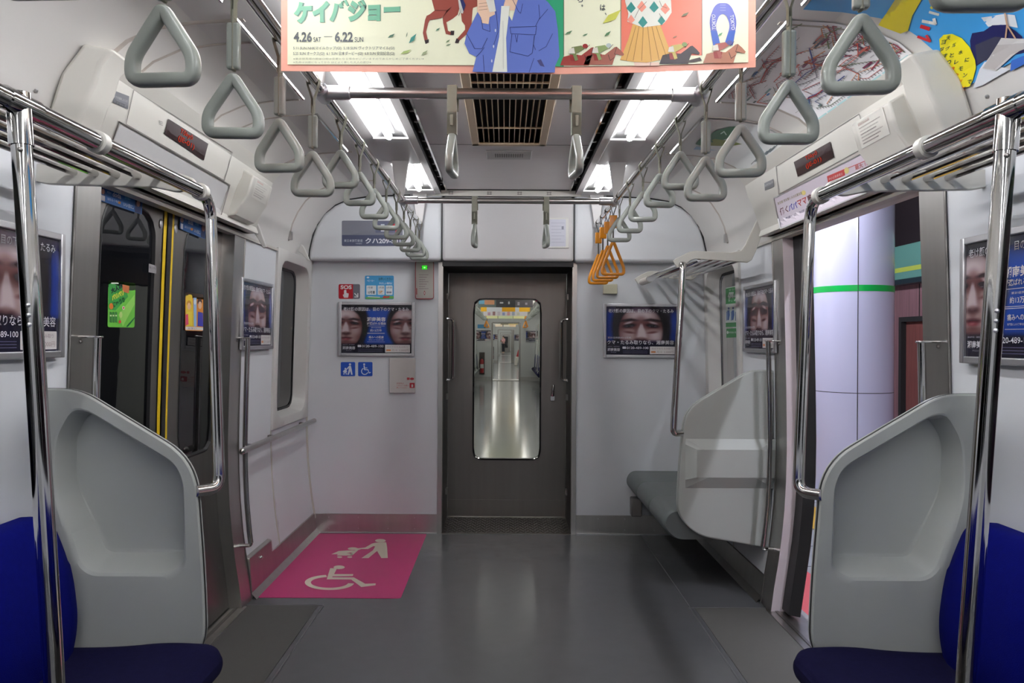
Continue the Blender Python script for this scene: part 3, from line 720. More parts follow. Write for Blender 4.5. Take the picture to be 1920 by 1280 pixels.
def strap(name, label, kind, group):
    t = thing(name, label, 'hanging strap', (0, 0, 0), group)
    grey = kind != 'orange'
    m = MB()
    if kind in ('long', 'short', 'orange'):
        J = -.055 if kind != 'short' else -.05
        for s_ in (-1, 1):
            m.tube([(s_*.0005, .002*s_, RR+.0015), (s_*.010, 0, .0145), (s_*.0185, 0, 0), (s_*.0155, 0, -.016), (s_*.003, 0, J), (s_*.003, 0, J-.04)], .0034, BELT if grey else BELTD, 6, flat=((0, 1, 0), 3.0, .7))
        bot = {'long': -.200, 'short': -.112, 'orange': -.205}[kind]
        m.tube([(0, 0, J-.02), (0, 0, bot)], .0045, BELT if grey else BELTD, 8, flat=((0, 1, 0), 2.3, 1.0))
        m.box(-.0055, -.0035, -.004, .004, J-.036, J-.028, STEELD)
    else:
        m.box(-.015, .015, -RR-.003, RR+.003, RR, RR+.004, BELT)
        for s_ in (-1, 1): m.box(-.015, .015, min(s_*RR, s_*(RR+.004)), max(s_*RR, s_*(RR+.004)), -.128 if s_ < 0 else -.05, RR+.004, BELT)
        m.box(-.015, .015, -RR-.004, -.004, -.130, -.06, BELT); 
    m.build('belt', t, local=True, bevel=.0012)
    if kind == 'long':
        m = MB(); m.box(-.0135, .0135, -.009, .009, -.198, -.102, STRAPG); m.build('sleeve', t, local=True, bevel=.005, seg=3)
        p = tri(-.203, .127, .138, .645, .0112); m = ctube(p, .0112, .0115, STRAPG); m.build('handle', t, local=True)
    if kind == 'short':
        p = tri(-.106, .127, .136, .645, .0112); m = ctube(p, .0112, .0115, STRAPG); m.build('handle', t, local=True)
    if kind == 'bar':
        m = MB(); m.box(-.005, .005, -.0245, -.020, -.105, -.07, BELT); m.build('rivet_plate', t, local=True, bevel=.003)
        p = tri(-.120, .127, .136, .645, .0112); m = ctube(p, .0112, .0115, STRAPG)
        m.v = [(-y, x-.010, z) for x, y, z in m.v]; m.build('handle', t, local=True)
    if kind == 'orange':
        m = MB(); m.box(-.021, .021, -.011, .011, -.135, -.065, ORANGE); m.build('sleeve', t, local=True, bevel=.004, seg=3)
        p = tri(-.195, .135, .204, .78, .0085); m = ctube(p, .0085, .010, ORANGE); m.build('handle', t, local=True)
    return t
N_ = ['nearest', 'second', 'third', 'fourth', 'fifth', 'sixth', 'seventh', 'eighth', 'ninth']
def row(kind, sx, ys, z, name, word, group, base=None):
    side = 'left' if sx < 0 else 'right'
    for i, y in enumerate(ys):
        o = 'last' if i == len(ys)-1 else N_[i]
        lb = f'{word} on the {side} rail, {o} from the camera'
        jit = math.radians(random.uniform(-7, 7)); loc = (sx*RX, y, z)
        if base is None: base = strap(name, lb, kind, group); base.location = loc; base.rotation_euler = (0, 0, jit)
        else: dup(base, loc, jit, lb, group)
    return base
G1, G2 = 'long grey strap handles over the seats', 'short grey strap handles by the doors'
b_ = row('long', -1, [.94, 1.267, 1.594, 1.92, 2.25], RZ, 'hanging_strap', 'sleeved grey hanging strap with long belt', G1)
row('long', 1, [.96, 1.287, 1.615, 1.945, 2.285], RZ, 'hanging_strap', 'sleeved grey hanging strap with long belt', G1, b_)
s_short = row('short', -1, [2.63, 2.97, 3.30, 3.63, 3.97, 4.26, 4.55, 4.82, 5.02], RZ, 'hanging_strap', 'grey hanging strap with short forked belt', G2)
row('short', 1, [2.62, 2.97, 3.33, 3.68, 4.02], RZ, 'hanging_strap', 'grey hanging strap with short forked belt', G2, s_short)
s_or = row('orange', 1, [4.25, 4.48, 4.70, 4.93], RZ, 'hanging_strap', 'orange hanging strap with orange block', 'orange strap handles')
base = None
for x, y, lb in ((-.178, 2.36, 'left one on the nearer cross rail'), (.198, 2.36, 'right one on the nearer cross rail'), (-.183, 4.18, 'left one on the farther cross rail'), (.203, 4.18, 'right one on the farther cross rail')):
    lb = 'wide-belted grey strap seen edge-on, '+lb
    if base is None: base = strap('hanging_strap', lb, 'bar', 'edge-on strap handles'); base.location = (x, y, RZ); base.rotation_euler.z = math.radians(-6)
    else: dup(base, (x, y, RZ), math.radians(-6 if x < 0 else 8), lb, 'edge-on strap handles')

# ------------------------------------------------------------------ luggage racks, drop pipes, poles
RKX, RKZ, YN, YF = .895, 1.734, 2.20, 3.90
def rack(sx, y0, y1, end, label, zs=RKZ):
    t = thing('luggage_rack', label, 'luggage rack', (sx*1.1, (y0+y1)/2, zs))
    m = MB(); m.tube([(sx*RKX, y0, zs), (sx*RKX, y1, zs)], .019, CHROME, 18); m.build('front_rail', t)
    for i, x in enumerate((.985, 1.045, 1.105, 1.165, 1.225)):
        m = MB(); a, b = (y0, y1-.04) if end == 'near' else (y0+.02, y1); m.tube([(sx*x, a, zs+.028+.003*i), (sx*x, b, zs+.028+.003*i)], .0095, CHROME, 10); m.build('bar', t)
    return t
for sx, side in ((-1, 'left'), (1, 'right')):
    t = rack(sx, YB+.05, YN+.02, 'near', f'chrome luggage rack above the blue seat on the {side}, ending by the door')
    for y in (YN-.045, .75, -.7):
        m = MB(); P = rpoly([(.885, 1.735), (.94, 1.722), (1.0, 1.735), (1.30, 1.742), (1.34, 1.75), (1.34, 1.80), (1.02, 1.795), (.93, 1.775), (.89, 1.76)], .012, 4)
        m.prism([(sx*x, y, z) for x, z in P], [(sx*x, y+.02, z) for x, z in P], HEADER); m.build('end_bracket', t, bevel=.003)
    for y in (1.66, YN+.015, ):
        m = MB(); m.tube([(sx*RKX, y-.014, RKZ), (sx*RKX, y-.012, RKZ), (sx*RKX, y+.012, RKZ), (sx*RKX, y+.014, RKZ)], [.020, .0245, .0245, .020], HEADER, 16); m.build('collar', t)
    m = MB(); pts = fillet([(sx*RKX, YN-.05, RKZ), (sx*(RKX+.004), YN+.10, RKZ), (sx*.858, YN+.078, .868), (sx*.90, YN+.004, .872)], [.095, .055], 9)
    m.tube(pts, .0165, CHROME, 16); m.build('drop_pipe', t)
    # leaning pole from rack to seat front
    t = thing('grab_pole', f'tall chrome pole leaning from the luggage rack to the front of the {side} blue seat', 'pole', (sx*.815, 1.39, .40))
    m = MB(); m.tube([(sx*RKX, 1.39, RKZ), (sx*.805, 1.39, .395)], .0175, CHROME, 20); m.build('tube', t)
    m = MB(); m.tube([(sx*(RKX+.002), 1.39, RKZ+.02), (sx*(RKX-.0045), 1.39, RKZ-.075)], .0205, CHROME, 20); m.tube([(sx*RKX, 1.345, RKZ), (sx*RKX, 1.435, RKZ)], .0215, CHROME, 18); m.build('top_joint', t)
    m = MB()
    for z in (1.37, 1.352, 1.335): m.ball((sx*(RKX-.09*(RKZ-z)/1.339-.004), 1.3735, z), .0045, ALU, 8, 5)
    m.ball((sx*(RKX-.013), 1.374, 1.648), .005, STEELD, 8, 5); m.build('screws', t)
# end bay rack on the right
ZF = 1.70
t = rack(1, 3.95, 5.10, 'far', 'short luggage rack above the grey seat in the far right corner', ZF)
m = MB(); P = [at_y(a, b, 3.95) for a, b in [(1262, 489), (1268, 484), (1292, 472), (1302, 470), (1372, 473), (1390, 470), (1398, 458), (1421, 409), (1432, 404), (1434, 425), (1418, 470), (1410, 487), (1402, 492), (1304, 485), (1295, 488), (1282, 499), (1270, 502)]]
m.prism(P, [(x, y+.014, z) for x, y, z in P], HEADER); m.build('end_bracket', t, bevel=.003)
m = MB(); P = [(x, 5.12, z) for x, y, z in P]; m.prism(P, [(x, y+.014, z) for x, y, z in P], HEADER); m.build('end_bracket', t, bevel=.003)
m = MB(); m.tube([(RKX, 4.86, ZF), (RKX, 5.11, ZF)], .0225, HEADER, 14); m.build('collar', t)
m = MB(); m.tube(fillet([(RKX, 3.955, ZF), (RKX-.008, 3.90, ZF), (.835, YF-.03, .845), (.885, YF, .845)], [.05, .06], 8), .0165, CHROME, 16); m.ball((RKX, 3.945, ZF), .021, CHROME, 14, 10); m.build('drop_pipe', t)
# bracket stubs left on the wall over the wheelchair space
for pts, Y, lb in (([(473.5, 433), (477, 417), (482, 417), (488, 430), (499, 463), (493, 465), (484, 448)], 3.93, 'nearer of the two'), ([(559, 471), (563, 458), (567, 459), (571, 466), (581, 489), (576, 488), (566, 476)], 4.80, 'farther of the two')):
    A_ = [at_y(a, b, Y) for a, b in pts]; m = MB(); m.prism(A_, [(x, y+.018, z) for x, y, z in A_], COVE)
    tag(m.build('bracket_stub', bevel=.003), f'white fin-shaped bracket above the wheelchair space, {lb}', 'bracket', 'bracket stubs')

# ------------------------------------------------------------------ grab handles on the door pillars
for sx, side in ((-1, 'left'), (1, 'right')):
    for y, w_, z0 in ((2.40, 'near', .34), (3.80, 'far', .30)):
        t = thing('grab_rail', f'vertical chrome grab handle on the {w_} pillar of the {side} door', 'grab rail', (sx*1.31, y, z0))
        zs = [1.312, 1.2, 1.0, .8, .64, .5, .36, z0]
        ax = [sx*(W(z)-.060) for z in zs]
        m = MB(); m.tube([(x, y, z) for x, z in zip(ax, zs)], .0125, CHROME, 14); m.tube(fillet([(ax[-1], y, z0+.01), (ax[-1], y, z0-.012), (sx*(W(z0)-.002), y, z0-.014)], .012, 4), .010, CHROME, 10); m.build('tube', t)
        m = MB(); m.box(min(ax[0]-sx*.014, sx*1.352), max(ax[0]-sx*.014, sx*1.352), y-.013, y+.013, 1.310, 1.317, CHROME); m.ball((sx*(W(1.3)-.008), y, 1.30), .007, STEELD, 8, 5); m.build('top_bracket', t, bevel=.003)

# ------------------------------------------------------------------ seat end partitions
OUT = [(1.352, 1.165), (1.24, 1.165), (.902, .962), (.875, .62), (.868, .42), (.97, .322), (1.335, .262)]
OUTR = [0, .09, .10, .2, .09, .09, 0]
RIM = rpoly([(1.30, 1.03), (1.255, 1.105), (1.215, 1.105), (.958, .952), (.935, .90), (.928, .66), (.965, .628), (1.20, .628), (1.235, .655), (1.305, .87)], [.05, .03, .04, .03, .03, .04, .03, .03, .03, .06], 4)
FLR = rpoly([(1.288, 1.02), (1.25, 1.085), (1.215, 1.085), (.968, .935), (.955, .895), (.952, .685), (.96, .682), (1.175, .682), (1.19, .69), (1.282, .875)], [.04, .03, .03, .02, .02, .01, .01, .01, .01, .05], 4)
def partition(sx, Y, rev, label):
    t = thing('seat_partition', label, 'seat end panel', (sx*1.11, Y, .262))
    o = rpoly(OUT, OUTR, 8); c0 = (1.12, .78)
    o2 = [(c0[0]+(x-c0[0])*.985, c0[1]+(z-c0[1])*.988) for x, z in o]
    if not rev: L = polar([o, o2, RIM, FLR], c0, 150)
    q = lambda P, y: [(sx*x, y, z) for x, z in P]
    m = MB(); ctr = [c0]*len(L[0]) if not rev else None
    def shell(Y0, Y1, d0, d1):
        return [q(L[0], Y0), q(L[0], Y0+(Y1-Y0)*.7), q(L[1], Y1), q(lerp2(L[1], L[2], .9), Y1), q(L[2], Y1+d0), q(lerp2(L[2], L[3], .15), Y1+d0*3), q(lerp2(L[2], L[3], .88), d1-d0), q(L[3], d1), q(lerp2(L[3], ctr, .06), d1+d0*.3)]
    if not rev: m.rings(shell(Y+.010, Y, .003, Y+.085), BOARD, close=True)
    else: m.prism(q(o, Y+.03), q(o, Y+.055), BOARD)
    m.build('seat_side_shell', t, angle=24)
    m = MB()
    if rev:
        B0 = rect(.905, 1.36, .565, .815); B1 = rect(.955, 1.37, .625, .765); c0 = (1.13, .69)
        L = polar([o, o2, B0, B1], c0, 150)
        m.rings([q(L[0], Y+.022), q(L[0], Y+.003), q(L[1], Y), q(L[2], Y), q(L[3], Y-.034)], BOARD, close=True)
    else:
        m.rings(shell(Y+.020, Y+.032, .003, Y+.097), BOARD, close=True)
    m.build('door_side_shell', t, angle=24 if not rev else 14)
    m = MB(); k = 1.002 if not rev else .994; g0, g1 = (.010, .020) if not rev else (.022, .030)
    oc = [(c0[0]+(x-c0[0])*k, c0[1]+(z-c0[1])*k) for x, z in o]; ic = [(c0[0]+(x-c0[0])*.97, c0[1]+(z-c0[1])*.97) for x, z in o]
    m.rings([q(ic, Y+g0), q(oc, Y+g0), q(oc, Y+g1), q(ic, Y+g1)], BLACK); m.build('dark_gasket', t)
    return t
partition(-1, YN, False, 'grey moulded seat end panel with a recess, in front of the closed left door')
partition(1, YN, False, 'grey moulded seat end panel with a recess, beside the open right door')
partition(1, YF, True, 'pale seat end panel with a raised band beyond the open right door')

# ------------------------------------------------------------------ benches
def bench(sx, label):
    t = thing('bench_seat', label, 'seat', (sx*1.08, .8, .2))
    n = 6; L = .46; y1 = YN-.012
    cush = [(1.30, .40), (1.29, .438), (1.15, .442), (.95, .458), (.86, .455), (.81, .435), (.79, .405), (.80, .375), (.84, .352), (1.0, .345), (1.30, .345)]
    back = rpoly([(1.35, .40), (1.205, .41), (1.185, .52), (1.205, .68), (1.265, .825), (1.35, .82)], [0, .02, .10, .12, .05, .02], 6)
    cush = rpoly([(1.30, .40), (1.29, .44), (1.12, .442), (.95, .458), (.80, .452), (.785, .39), (.84, .348), (1.30, .345)], [.01, .01, .08, .08, .045, .045, .05, .01], 6)
    for i in range(n):
        b_ = y1-i*L; a = b_-L+.002; m = MB()
        ny = 10; vs = []; K = len(cush)
        for u in (0, .1, .2, .35, .5, .65, .8, .86, .9, .94, .97, .985, .995, 1):
            dip = -.012*math.sin(PI*u)
            e = .012*(max(0, abs(2*u-1)-.82)/.18)**2
            g = (.07-math.sqrt(max(0, .07**2-max(0, .07-(b_-a)*(1-u))**2))) if i == 0 else 0
            vs.append([(sx*(max(1.05, x) if x >= 1.05 else 1.05+(x-1.05)*(1-e)+g*(1.05-x)/.26), a+(b_-a)*u, (z+dip*(1 if z > .43 else 0)-(e if z > .42 else -e))) for x, z in cush])
        m.rings(vs, NAVY); m.poly(vs[0], NAVY); m.poly(vs[-1][::-1], NAVY); m.build('cushion', t, angle=70)
        m = MB(); vs = []
        for j in range(ny+1):
            u = j/ny; e = max(0, (abs(2*u-1)-.6)/.4)**2
            vs.append([(sx*(x+(.05*e if x < 1.3 else 0)), a+(b_-a)*u, z-(.05*e if z > .7 else 0)) for x, z in back])
        m.rings(vs, BLUE); m.poly(vs[0], BLUE); m.poly(vs[-1][::-1], BLUE); m.build('backrest', t, angle=70)
    m = MB(); m.box(min(sx*.92, sx*1.30), max(sx*.92, sx*1.30), y1-n*L, y1, .16, .345, STEELD); m.build('base', t, bevel=.01)
    m = MB(); m.box(min(sx*1.29, sx*1.35), max(sx*1.29, sx*1.35), y1-n*L, y1, .30, .42, STEELD); m.build('wall_mount', t)
bench(-1, 'blue bench seat with navy cushion in the near left corner'); bench(1, 'blue bench seat with navy cushion in the near right corner')
t = thing('bench_seat', 'dark grey bench seat mounted off the floor in the far right corner', 'seat', (1.06, 4.55, .25))
cu = rpoly([(1.345, .435), (.83, .435), (.795, .36), (.86, .285), (1.345, .285)], [0, .06, .08, .06, 0], 6)
for k, (a, b) in enumerate(((3.96, 4.365), (4.37, 4.775), (4.78, 5.185))):
    vs = [[(1.08+(x-1.08)*s_, y, .36+(z-.36)*s_) for x, z in cu] for y, s_ in ((a, .95), (a+.012, .99), (a+.03, 1), (b-.03, 1), (b-.012, .99), (b, .95))]
    m = MB(); m.rings(vs, SEATG); m.poly(vs[0], SEATG); m.poly(vs[-1][::-1], SEATG); m.build('cushion', t, angle=50)
m = MB(); bk = rpoly([(1.345, .45), (1.21, .45), (1.26, .83), (1.345, .84)], .03, 4); m.prism([(x, 3.965, z) for x, z in bk], [(x, 5.185, z) for x, z in bk], SEATG); m.build('backrest', t)
m = MB(); m.box(1.12, 1.335, 4.06, 5.18, .268, .288, DARK); m.build('support_frame', t)
m = MB(); m.box(.835, .905, 5.12, 5.197, .135, .26, STEELD); m.build('end_bracket', t, bevel=.008)

# ------------------------------------------------------------------ wheelchair-space rail and heater cover on the left wall
t = thing('handrail', 'low horizontal handrail along the left wall beside the wheelchair space', 'handrail', (-1.29, 4.45, .76))
m = MB(); m.tube([(-1.285, 3.72, .765), (-1.285, 5.12, .765)], .0155, STEEL, 14); m.ball((-1.285, 3.72, .765), .0165, CHROME, 12, 8); m.build('rail', t)
for y in (3.98, 4.36, 5.02):
    m = MB(); P = [(-1.355, .735), (-1.355, .765), (-1.285, .757), (-1.285, .747)]; m.prism([(x, y-.02, z) for x, z in P], [(x, y+.02, z) for x, z in P], STEELD); m.build('bracket', t, bevel=.003)
t = thing('heater_cover', 'brown-grey steel cover plate low on the left wall beside the pink floor', 'cover plate', (-1.28, 4.04, .03))
m = MB(); P = [(1.305, .03), (1.278, .032), (1.292, .205), (1.318, .212)]; m.prism([(-x, 3.86, z) for x, z in P], [(-x, 4.225, z) for x, z in P], STEEL); m.build('plate', t, bevel=.004)
m = MB(); m.ball((-1.287, 4.02, .165), .011, CHROME, 10, 6); m.build('screw', t)
# ================================================================== printed things
def ss(a, b, x):
    t = min(1, max(0, (x-a)/(b-a))); return t*t*(3-2*t)
def blob(u, v, cu, cv, ru, rv, s=.3, rot=0.):
    a, b = u-cu, v-cv
    if rot: a, b = a*math.cos(rot)+b*math.sin(rot), b*math.cos(rot)-a*math.sin(rot)
    return 1-ss(1-s, 1+s, math.hypot(a/ru, b/rv))
def mixc(a, b, t): return tuple(x+(y-x)*t for x, y in zip(a, b))
SKIN, SKD, SKL, HAIR, LIP, DKE = (150, 122, 120), (84, 42, 44), (206, 192, 198), (20, 14, 20), (128, 52, 62), (22, 16, 24)
def eye(k, u, v, x, y, s, q):
    k = mixc(k, SKD, .85*blob(u, v, x-q*.02*s, y+.015*s, .20*s, .105*s, .55, -q*.12))
    k = mixc(k, SKL, .75*blob(u, v, x+q*.02*s, y+.060*s, .085*s, .020*s, .7, -q*.25))
    k = mixc(k, DKE, .95*blob(u, v, x, y, .125*s, .036*s, .55, -q*.14))
    k = mixc(k, (110, 104, 116), .45*blob(u, v, x-q*.05*s, y-.008*s, .034*s, .012*s, .8)); k = mixc(k, (110, 104, 116), .45*blob(u, v, x+q*.055*s, y-.010*s, .028*s, .011*s, .8))
    k = mixc(k, SKIN, .75*blob(u, v, x, y-.088*s, .105*s, .026*s, .7, q*.06))
    k = mixc(k, SKD, .85*blob(u, v, x, y-.138*s, .105*s, .020*s, .8, q*.10))
    return k
def face(c, u, v, cu, cv, s, lit=-1, hair=.60, top=.40):
    """head centred on cu, cv (level of the eyes), s = scale, lit = side the light falls from"""
    c = mixc(c, HAIR, blob(u, v, cu, cv-.02*s, hair*s, .70*s, .12))
    a = (u-cu)/s; b = (v-cv)/s
    f = blob(a, b, 0, -.10, .46, .10+top+.05 if b > -.1 else .62, .07); k = SKIN
    k = mixc(k, SKD, .80*ss(.16, .46, -lit*a)); k = mixc(k, SKD, .35*ss(.34, .46, lit*a))
    k = mixc(k, SKL, .80*blob(a, b, lit*.05, .25, .30, .13, .9))
    for q in (-1, 1): k = mixc(k, SKL, (.70 if q == lit else .40)*blob(a, b, q*.31, -.20, .12, .12, .9))
    k = mixc(k, SKD, .55*blob(a, b, 0, .10, .10, .10, .8))
    for q in (-1, 1): k = eye(k, u, v, cu+q*.24*s, cv, s, q)
    for q in (-1, 1): k = mixc(k, (34, 20, 26), .90*blob(a, b, q*.255, .125-abs(abs(a)-.2)*.12, .185, .028, .6, -q*.02))
    w = .030+.10*ss(.06, -.24, b)
    k = mixc(k, SKL, .72*ss(.07, .0, b)*ss(-.30, -.22, b)*(1-ss(w*.5, w*1.25, abs(a-lit*.01)))); k = mixc(k, SKD, .40*blob(a, b, -lit*.10, -.12, .04, .13, .9))
    k = mixc(k, (58, 28, 32), .85*blob(a, b, 0, -.295, .125, .045, .6)); k = mixc(k, SKIN, .5*blob(a, b, lit*.01, -.255, .06, .03, .8))
    k = mixc(k, SKD, .40*blob(a, b, 0, -.36, .06, .035, .8))
    k = mixc(k, (66, 24, 32), .9*blob(a, b, 0, -.425, .165, .032, .5)); k = mixc(k, LIP, .9*blob(a, b, 0, -.462, .115, .028, .6)); k = mixc(k, (186, 120, 124), .45*blob(a, b, lit*.02, -.462, .05, .012, .8))
    k = mixc(k, SKD, .75*ss(-.47, -.60, b)); k = mixc(k, SKD, .6*blob(a, b, 0, -.52, .12, .03, .8))
    return mixc(c, k, f)
ASP = 1.46
def eyes_print(u, v):
    c = mixc((16, 14, 40), (20, 50, 140), max(blob(u, v, .06, .55, .12, .55, .6), blob(u, v, 1.42, .50, .10, .5, .6)))
    c = face(c, u, v, .72, .605, 1.0, 1, .60, .36)
    return mixc(mixc(c, (18, 15, 42), ss(.34, .24, v)), (40, 24, 50), ss(.84, .98, v)*.75)
def two_print(u, v):
    c = mixc((14, 14, 40), (22, 66, 160), ss(.42, .56, u)*ss(1.16, 1.02, u))
    if u < .70: c = face(c, u, v, .10, .62, .72, -1, .66, .36)
    elif u > .84: c = face(c, u, v, 1.33, .615, .70, 1, .56, .40)
    return mixc(mixc(c, (14, 12, 34), ss(.23, .15, v)), (18, 14, 34), ss(.86, .96, v)*.85)
def poster(label, fn, kind, loc, rz, group):
    t = thing('framed_advert', label, 'advert', loc, group, rz)
    h = .325; fw, fh = .2575, .1825
    m = MB()
    for x0, x1, z0, z1 in ((-fw, -h*ASP/2, -fh, fh), (h*ASP/2, fw, -fh, fh), (-h*ASP/2, h*ASP/2, h/2, fh), (-h*ASP/2, h*ASP/2, -fh, -h/2)): m.box(x0, x1, -.013, .004, z0, z1, ALU)
    m.build('frame', t, local=True, bevel=.003)
    m = MB(); nu, nv = 104, 72; at = []; vs = []
    for j in range(nv+1):
        for i in range(nu+1):
            u, v = ASP*i/nu, j/nv; vs.append(((u-ASP/2)*h, -.004, (v-.5)*h)); at.append(rgb(*fn(u, v)))
    m.add(vs, [(j*(nu+1)+i, j*(nu+1)+i+1, (j+1)*(nu+1)+i+1, (j+1)*(nu+1)+i) for j in range(nv) for i in range(nu)], vprint())
    P = m.build('printed_sheet', t, local=True, attr=at)
    A = Art(lambda u, v, l: ((u-ASP/2)*h, -.004-l*.0003, (v-.5)*h)); Wt = (205, 203, 208)
    A.t('老け顔の原因は、目の下のクマ・たるみ', .04, 1.40, .875, .955, Wt, 3, .012)
    if kind == 'eyes':
        A.t('累計症例数約13万件', .03, .52, .335, .375, (190, 188, 196), 3); A.t('クマ・たるみ取りなら、湘南美容', .02, 1.41, .215, .305, Wt, 3, .012)
    else:
        A.t('湘南美容', .53, .92, .66, .75, Wt, 3, .025); A.t('が選ばれる理由', .53, .92, .59, .645, Wt, 3, .015); A.t('累計症例数', .62, .83, .52, .54, Wt, 3)
        A.t('約13万件', .60, .84, .445, .50, Wt, 3, .01); A.t('痛みへの配慮', .57, .88, .305, .36, Wt, 3, .015); A.t('専門医による丁寧な施術と麻酔', .57, .88, .265, .285, Wt, 3)
        for z in (.565, .405, .42, .235): A.ln([(.54, z), (.90, z)], .005, Wt, 2)
    A.t('湘南美容', .025, .29, .075, .14, Wt, 3, .02); A.t('クリニック', .10, .21, .045, .062, Wt, 3); A.t('美容外科・美容皮膚科', .03, .28, .165, .18, (170, 168, 180), 3)
    A.r(.34, .415, .125, .17, Wt, 2, .012); A.t('0120-489-100', .43, .88, .12, .17, Wt, 3, .012)
    for i in range(3): A.ln([(.35, .085-.025*i), (.86, .085-.025*i)], .006, (84, 82, 112), 2)
    A.r(.91, 1.43, .015, .175, (216, 212, 210), 1, .01); A.t('目の下のたるみ取り', .95, 1.38, .115, .15, (150, 130, 140), 3); A.r(.935, 1.03, .045, .08, (206, 130, 80), 2, .01)
    A.t('月々 3,000円', 1.05, 1.40, .035, .085, (170, 150, 150), 3)
    A.build('lettering', P, local=True); return t
GA = 'framed face adverts'
p1 = poster('framed close-up of two baggy eyes on the end wall right of the doorway', eyes_print, 'eyes', (.905, DEND-.005, 1.377), 0, GA)
dup(p1, (-W(1.43)+.008, 2.03, 1.435), PI/2, 'framed face advert cut off at the left edge behind the chrome pole', GA)
dup(p1, (-W(1.43)+.008, 4.085, 1.435), PI/2, 'framed face advert on the left wall between the closed door and the window', GA)
dup(p1, (W(1.43)-.008, 4.075, 1.435), -PI/2, 'framed face advert on the right wall between the open door and the window', GA)
p2 = poster('framed advert of two faces with a blue panel, under the red sign', two_print, 'two', (-.885, DEND-.005, 1.378), 0, GA)
dup(p2, (W(1.43)-.008, 2.005, 1.435), -PI/2, 'framed face advert cut off at the right edge behind the chrome pole', GA)

# ------------------------------------------------------------------ hanging advert of the races
t = thing('hanging_advert', 'wide coral-bordered paper advert with horses and a blue jacket hanging across the ceiling', 'advert', (.02, 1.67, 1.9))
Yp = 1.67; CO, CR, GR = (250, 176, 154), (248, 248, 216), (52, 164, 116)
A = Art(on_y(Yp+.002)); bot = [(1417, 126), (1330, 131), (1200, 136), (1050, 139), (900, 137.5), (700, 135), (527, 133)]
P = [(527, -176), (1417, -176)]+bot
A.prism([A.mp(u, v, 0) for u, v in P], [A.mp(u, v, -4) for u, v in P], ink(CO)); A.build('paper_sheet', t)
A = Art(on_y(Yp)); bi = [(1403, 117), (1200, 123), (1050, 125), (900, 122.5), (700, 121.5), (539, 121)]
A.p([(539, -164), (1403, -164)]+bi, CR, 1)
A.p([(985, -164), (1057, -164), (1057, 125), (1000, 124)], GR, 2); A.p([(1165, -164), (1316, -164), (1316, 104), (1165, 104)], (238, 126, 102), 2)
for x in (1057, 1164, 1316): A.ln([(x, -164), (x, 104)], 1, (110, 80, 70), 3)
A.ta('ケイバジョー', (551, 45), (199, -7), (0, -42), (120, 186, 152), 4, .06); A.ta('ケイバジョー', (552, 45.5), (199, -7), (0, -42), (90, 130, 116), 3, .08)
DK = (74, 80, 84)
A.t('4.26', 551, 585, 60, 79, DK, 4, .03, -1); A.t('SAT', 588, 602, 70, 79, DK, 4, .01, -1); A.ln([(608, 69), (623, 69)], 1, DK, 3); A.t('6.22', 628, 662, 60, 79, DK, 4, .03, -1); A.t('SUN', 665, 681, 70, 79, DK, 4, .01, -1)
A.t('5.11 SUN NHKマイルカップ(GI)  5.18 SUN ヴィクトリアマイル(GI)', 550, 740, 87, 94.5, (130, 134, 124), 4, .01, -1)
A.t('5.25 SUN オークス(GI)  6.1 SUN 日本ダービー(GI)  6.8 SUN 安田記念(GI)', 550, 740, 97, 105, (130, 134, 124), 4, .01, -1)
A.t('※東京競馬場の開催日程は変更となる場合がございますのであらかじめご了承ください※', 550, 795, 108.5, 112.5, (170, 172, 150), 4, 0, -1); A.t('※馬券は20歳になってから ほどよく楽しむ大人の遊び※', 550, 696, 115, 119, (170, 172, 150), 4, 0, -1)
A.t('の', 1124, 1135, -16, -3, DK, 4, .02, -1); A.t('は', 1125, 1135, 9, 20, DK, 4, .02, -1); A.t('、', 1134, 1137, 24, 29, DK, 4, .02, -1); A.t('ら', 1083, 1093, -6, 5, DK, 4, .02, -1); A.t('。', 1090, 1093, 9, 13, DK, 4, .02, -1)
HB, HO, LN = (156, 76, 64), (50, 38, 40), (88, 44, 42)
# running horse (its body reaches above the picture)
A.e(865, -30, 66, 48, HB, 2)
A.p([(806, -14), (815, 20), (806, 27), (800, 30), (797, 38), (793, 62), (796, 76), (802, 74), (799, 60), (803, 44), (806, 38), (828, 34), (836, 26), (846, 14), (850, -10)], HB, 3); A.p([(796, 76), (798, 83), (804, 80), (804, 74)], HO, 4)
A.p([(838, 20), (830, 34), (831, 44), (836, 64), (845, 66), (845, 60), (840, 58), (837, 42), (848, 36), (858, 28), (866, 0)], HB, 3); A.p([(845, 58), (845, 66), (851, 66), (852, 58)], HO, 4)
A.p([(862, 0), (866, 40), (872, 48), (872, 56), (856, 74), (860, 78), (880, 60), (884, 46), (886, 20), (892, -10)], HB, 3); A.p([(856, 72), (853, 81), (860, 81), (862, 76)], HO, 4)
for P in ([(815, 20), (838, 20), (846, 14)], [(838, 20), (830, 34)], [(806, 38), (828, 34)], [(860, 30), (868, 10)]): A.ln(P, .8, LN, 4)
A.p([(858, -10), (864, -8), (872, 10), (868, 26), (862, 24)], (210, 208, 200), 4); A.p([(860, -8), (866, -6), (873, 10), (869, 22)], (46, 50, 100), 5)
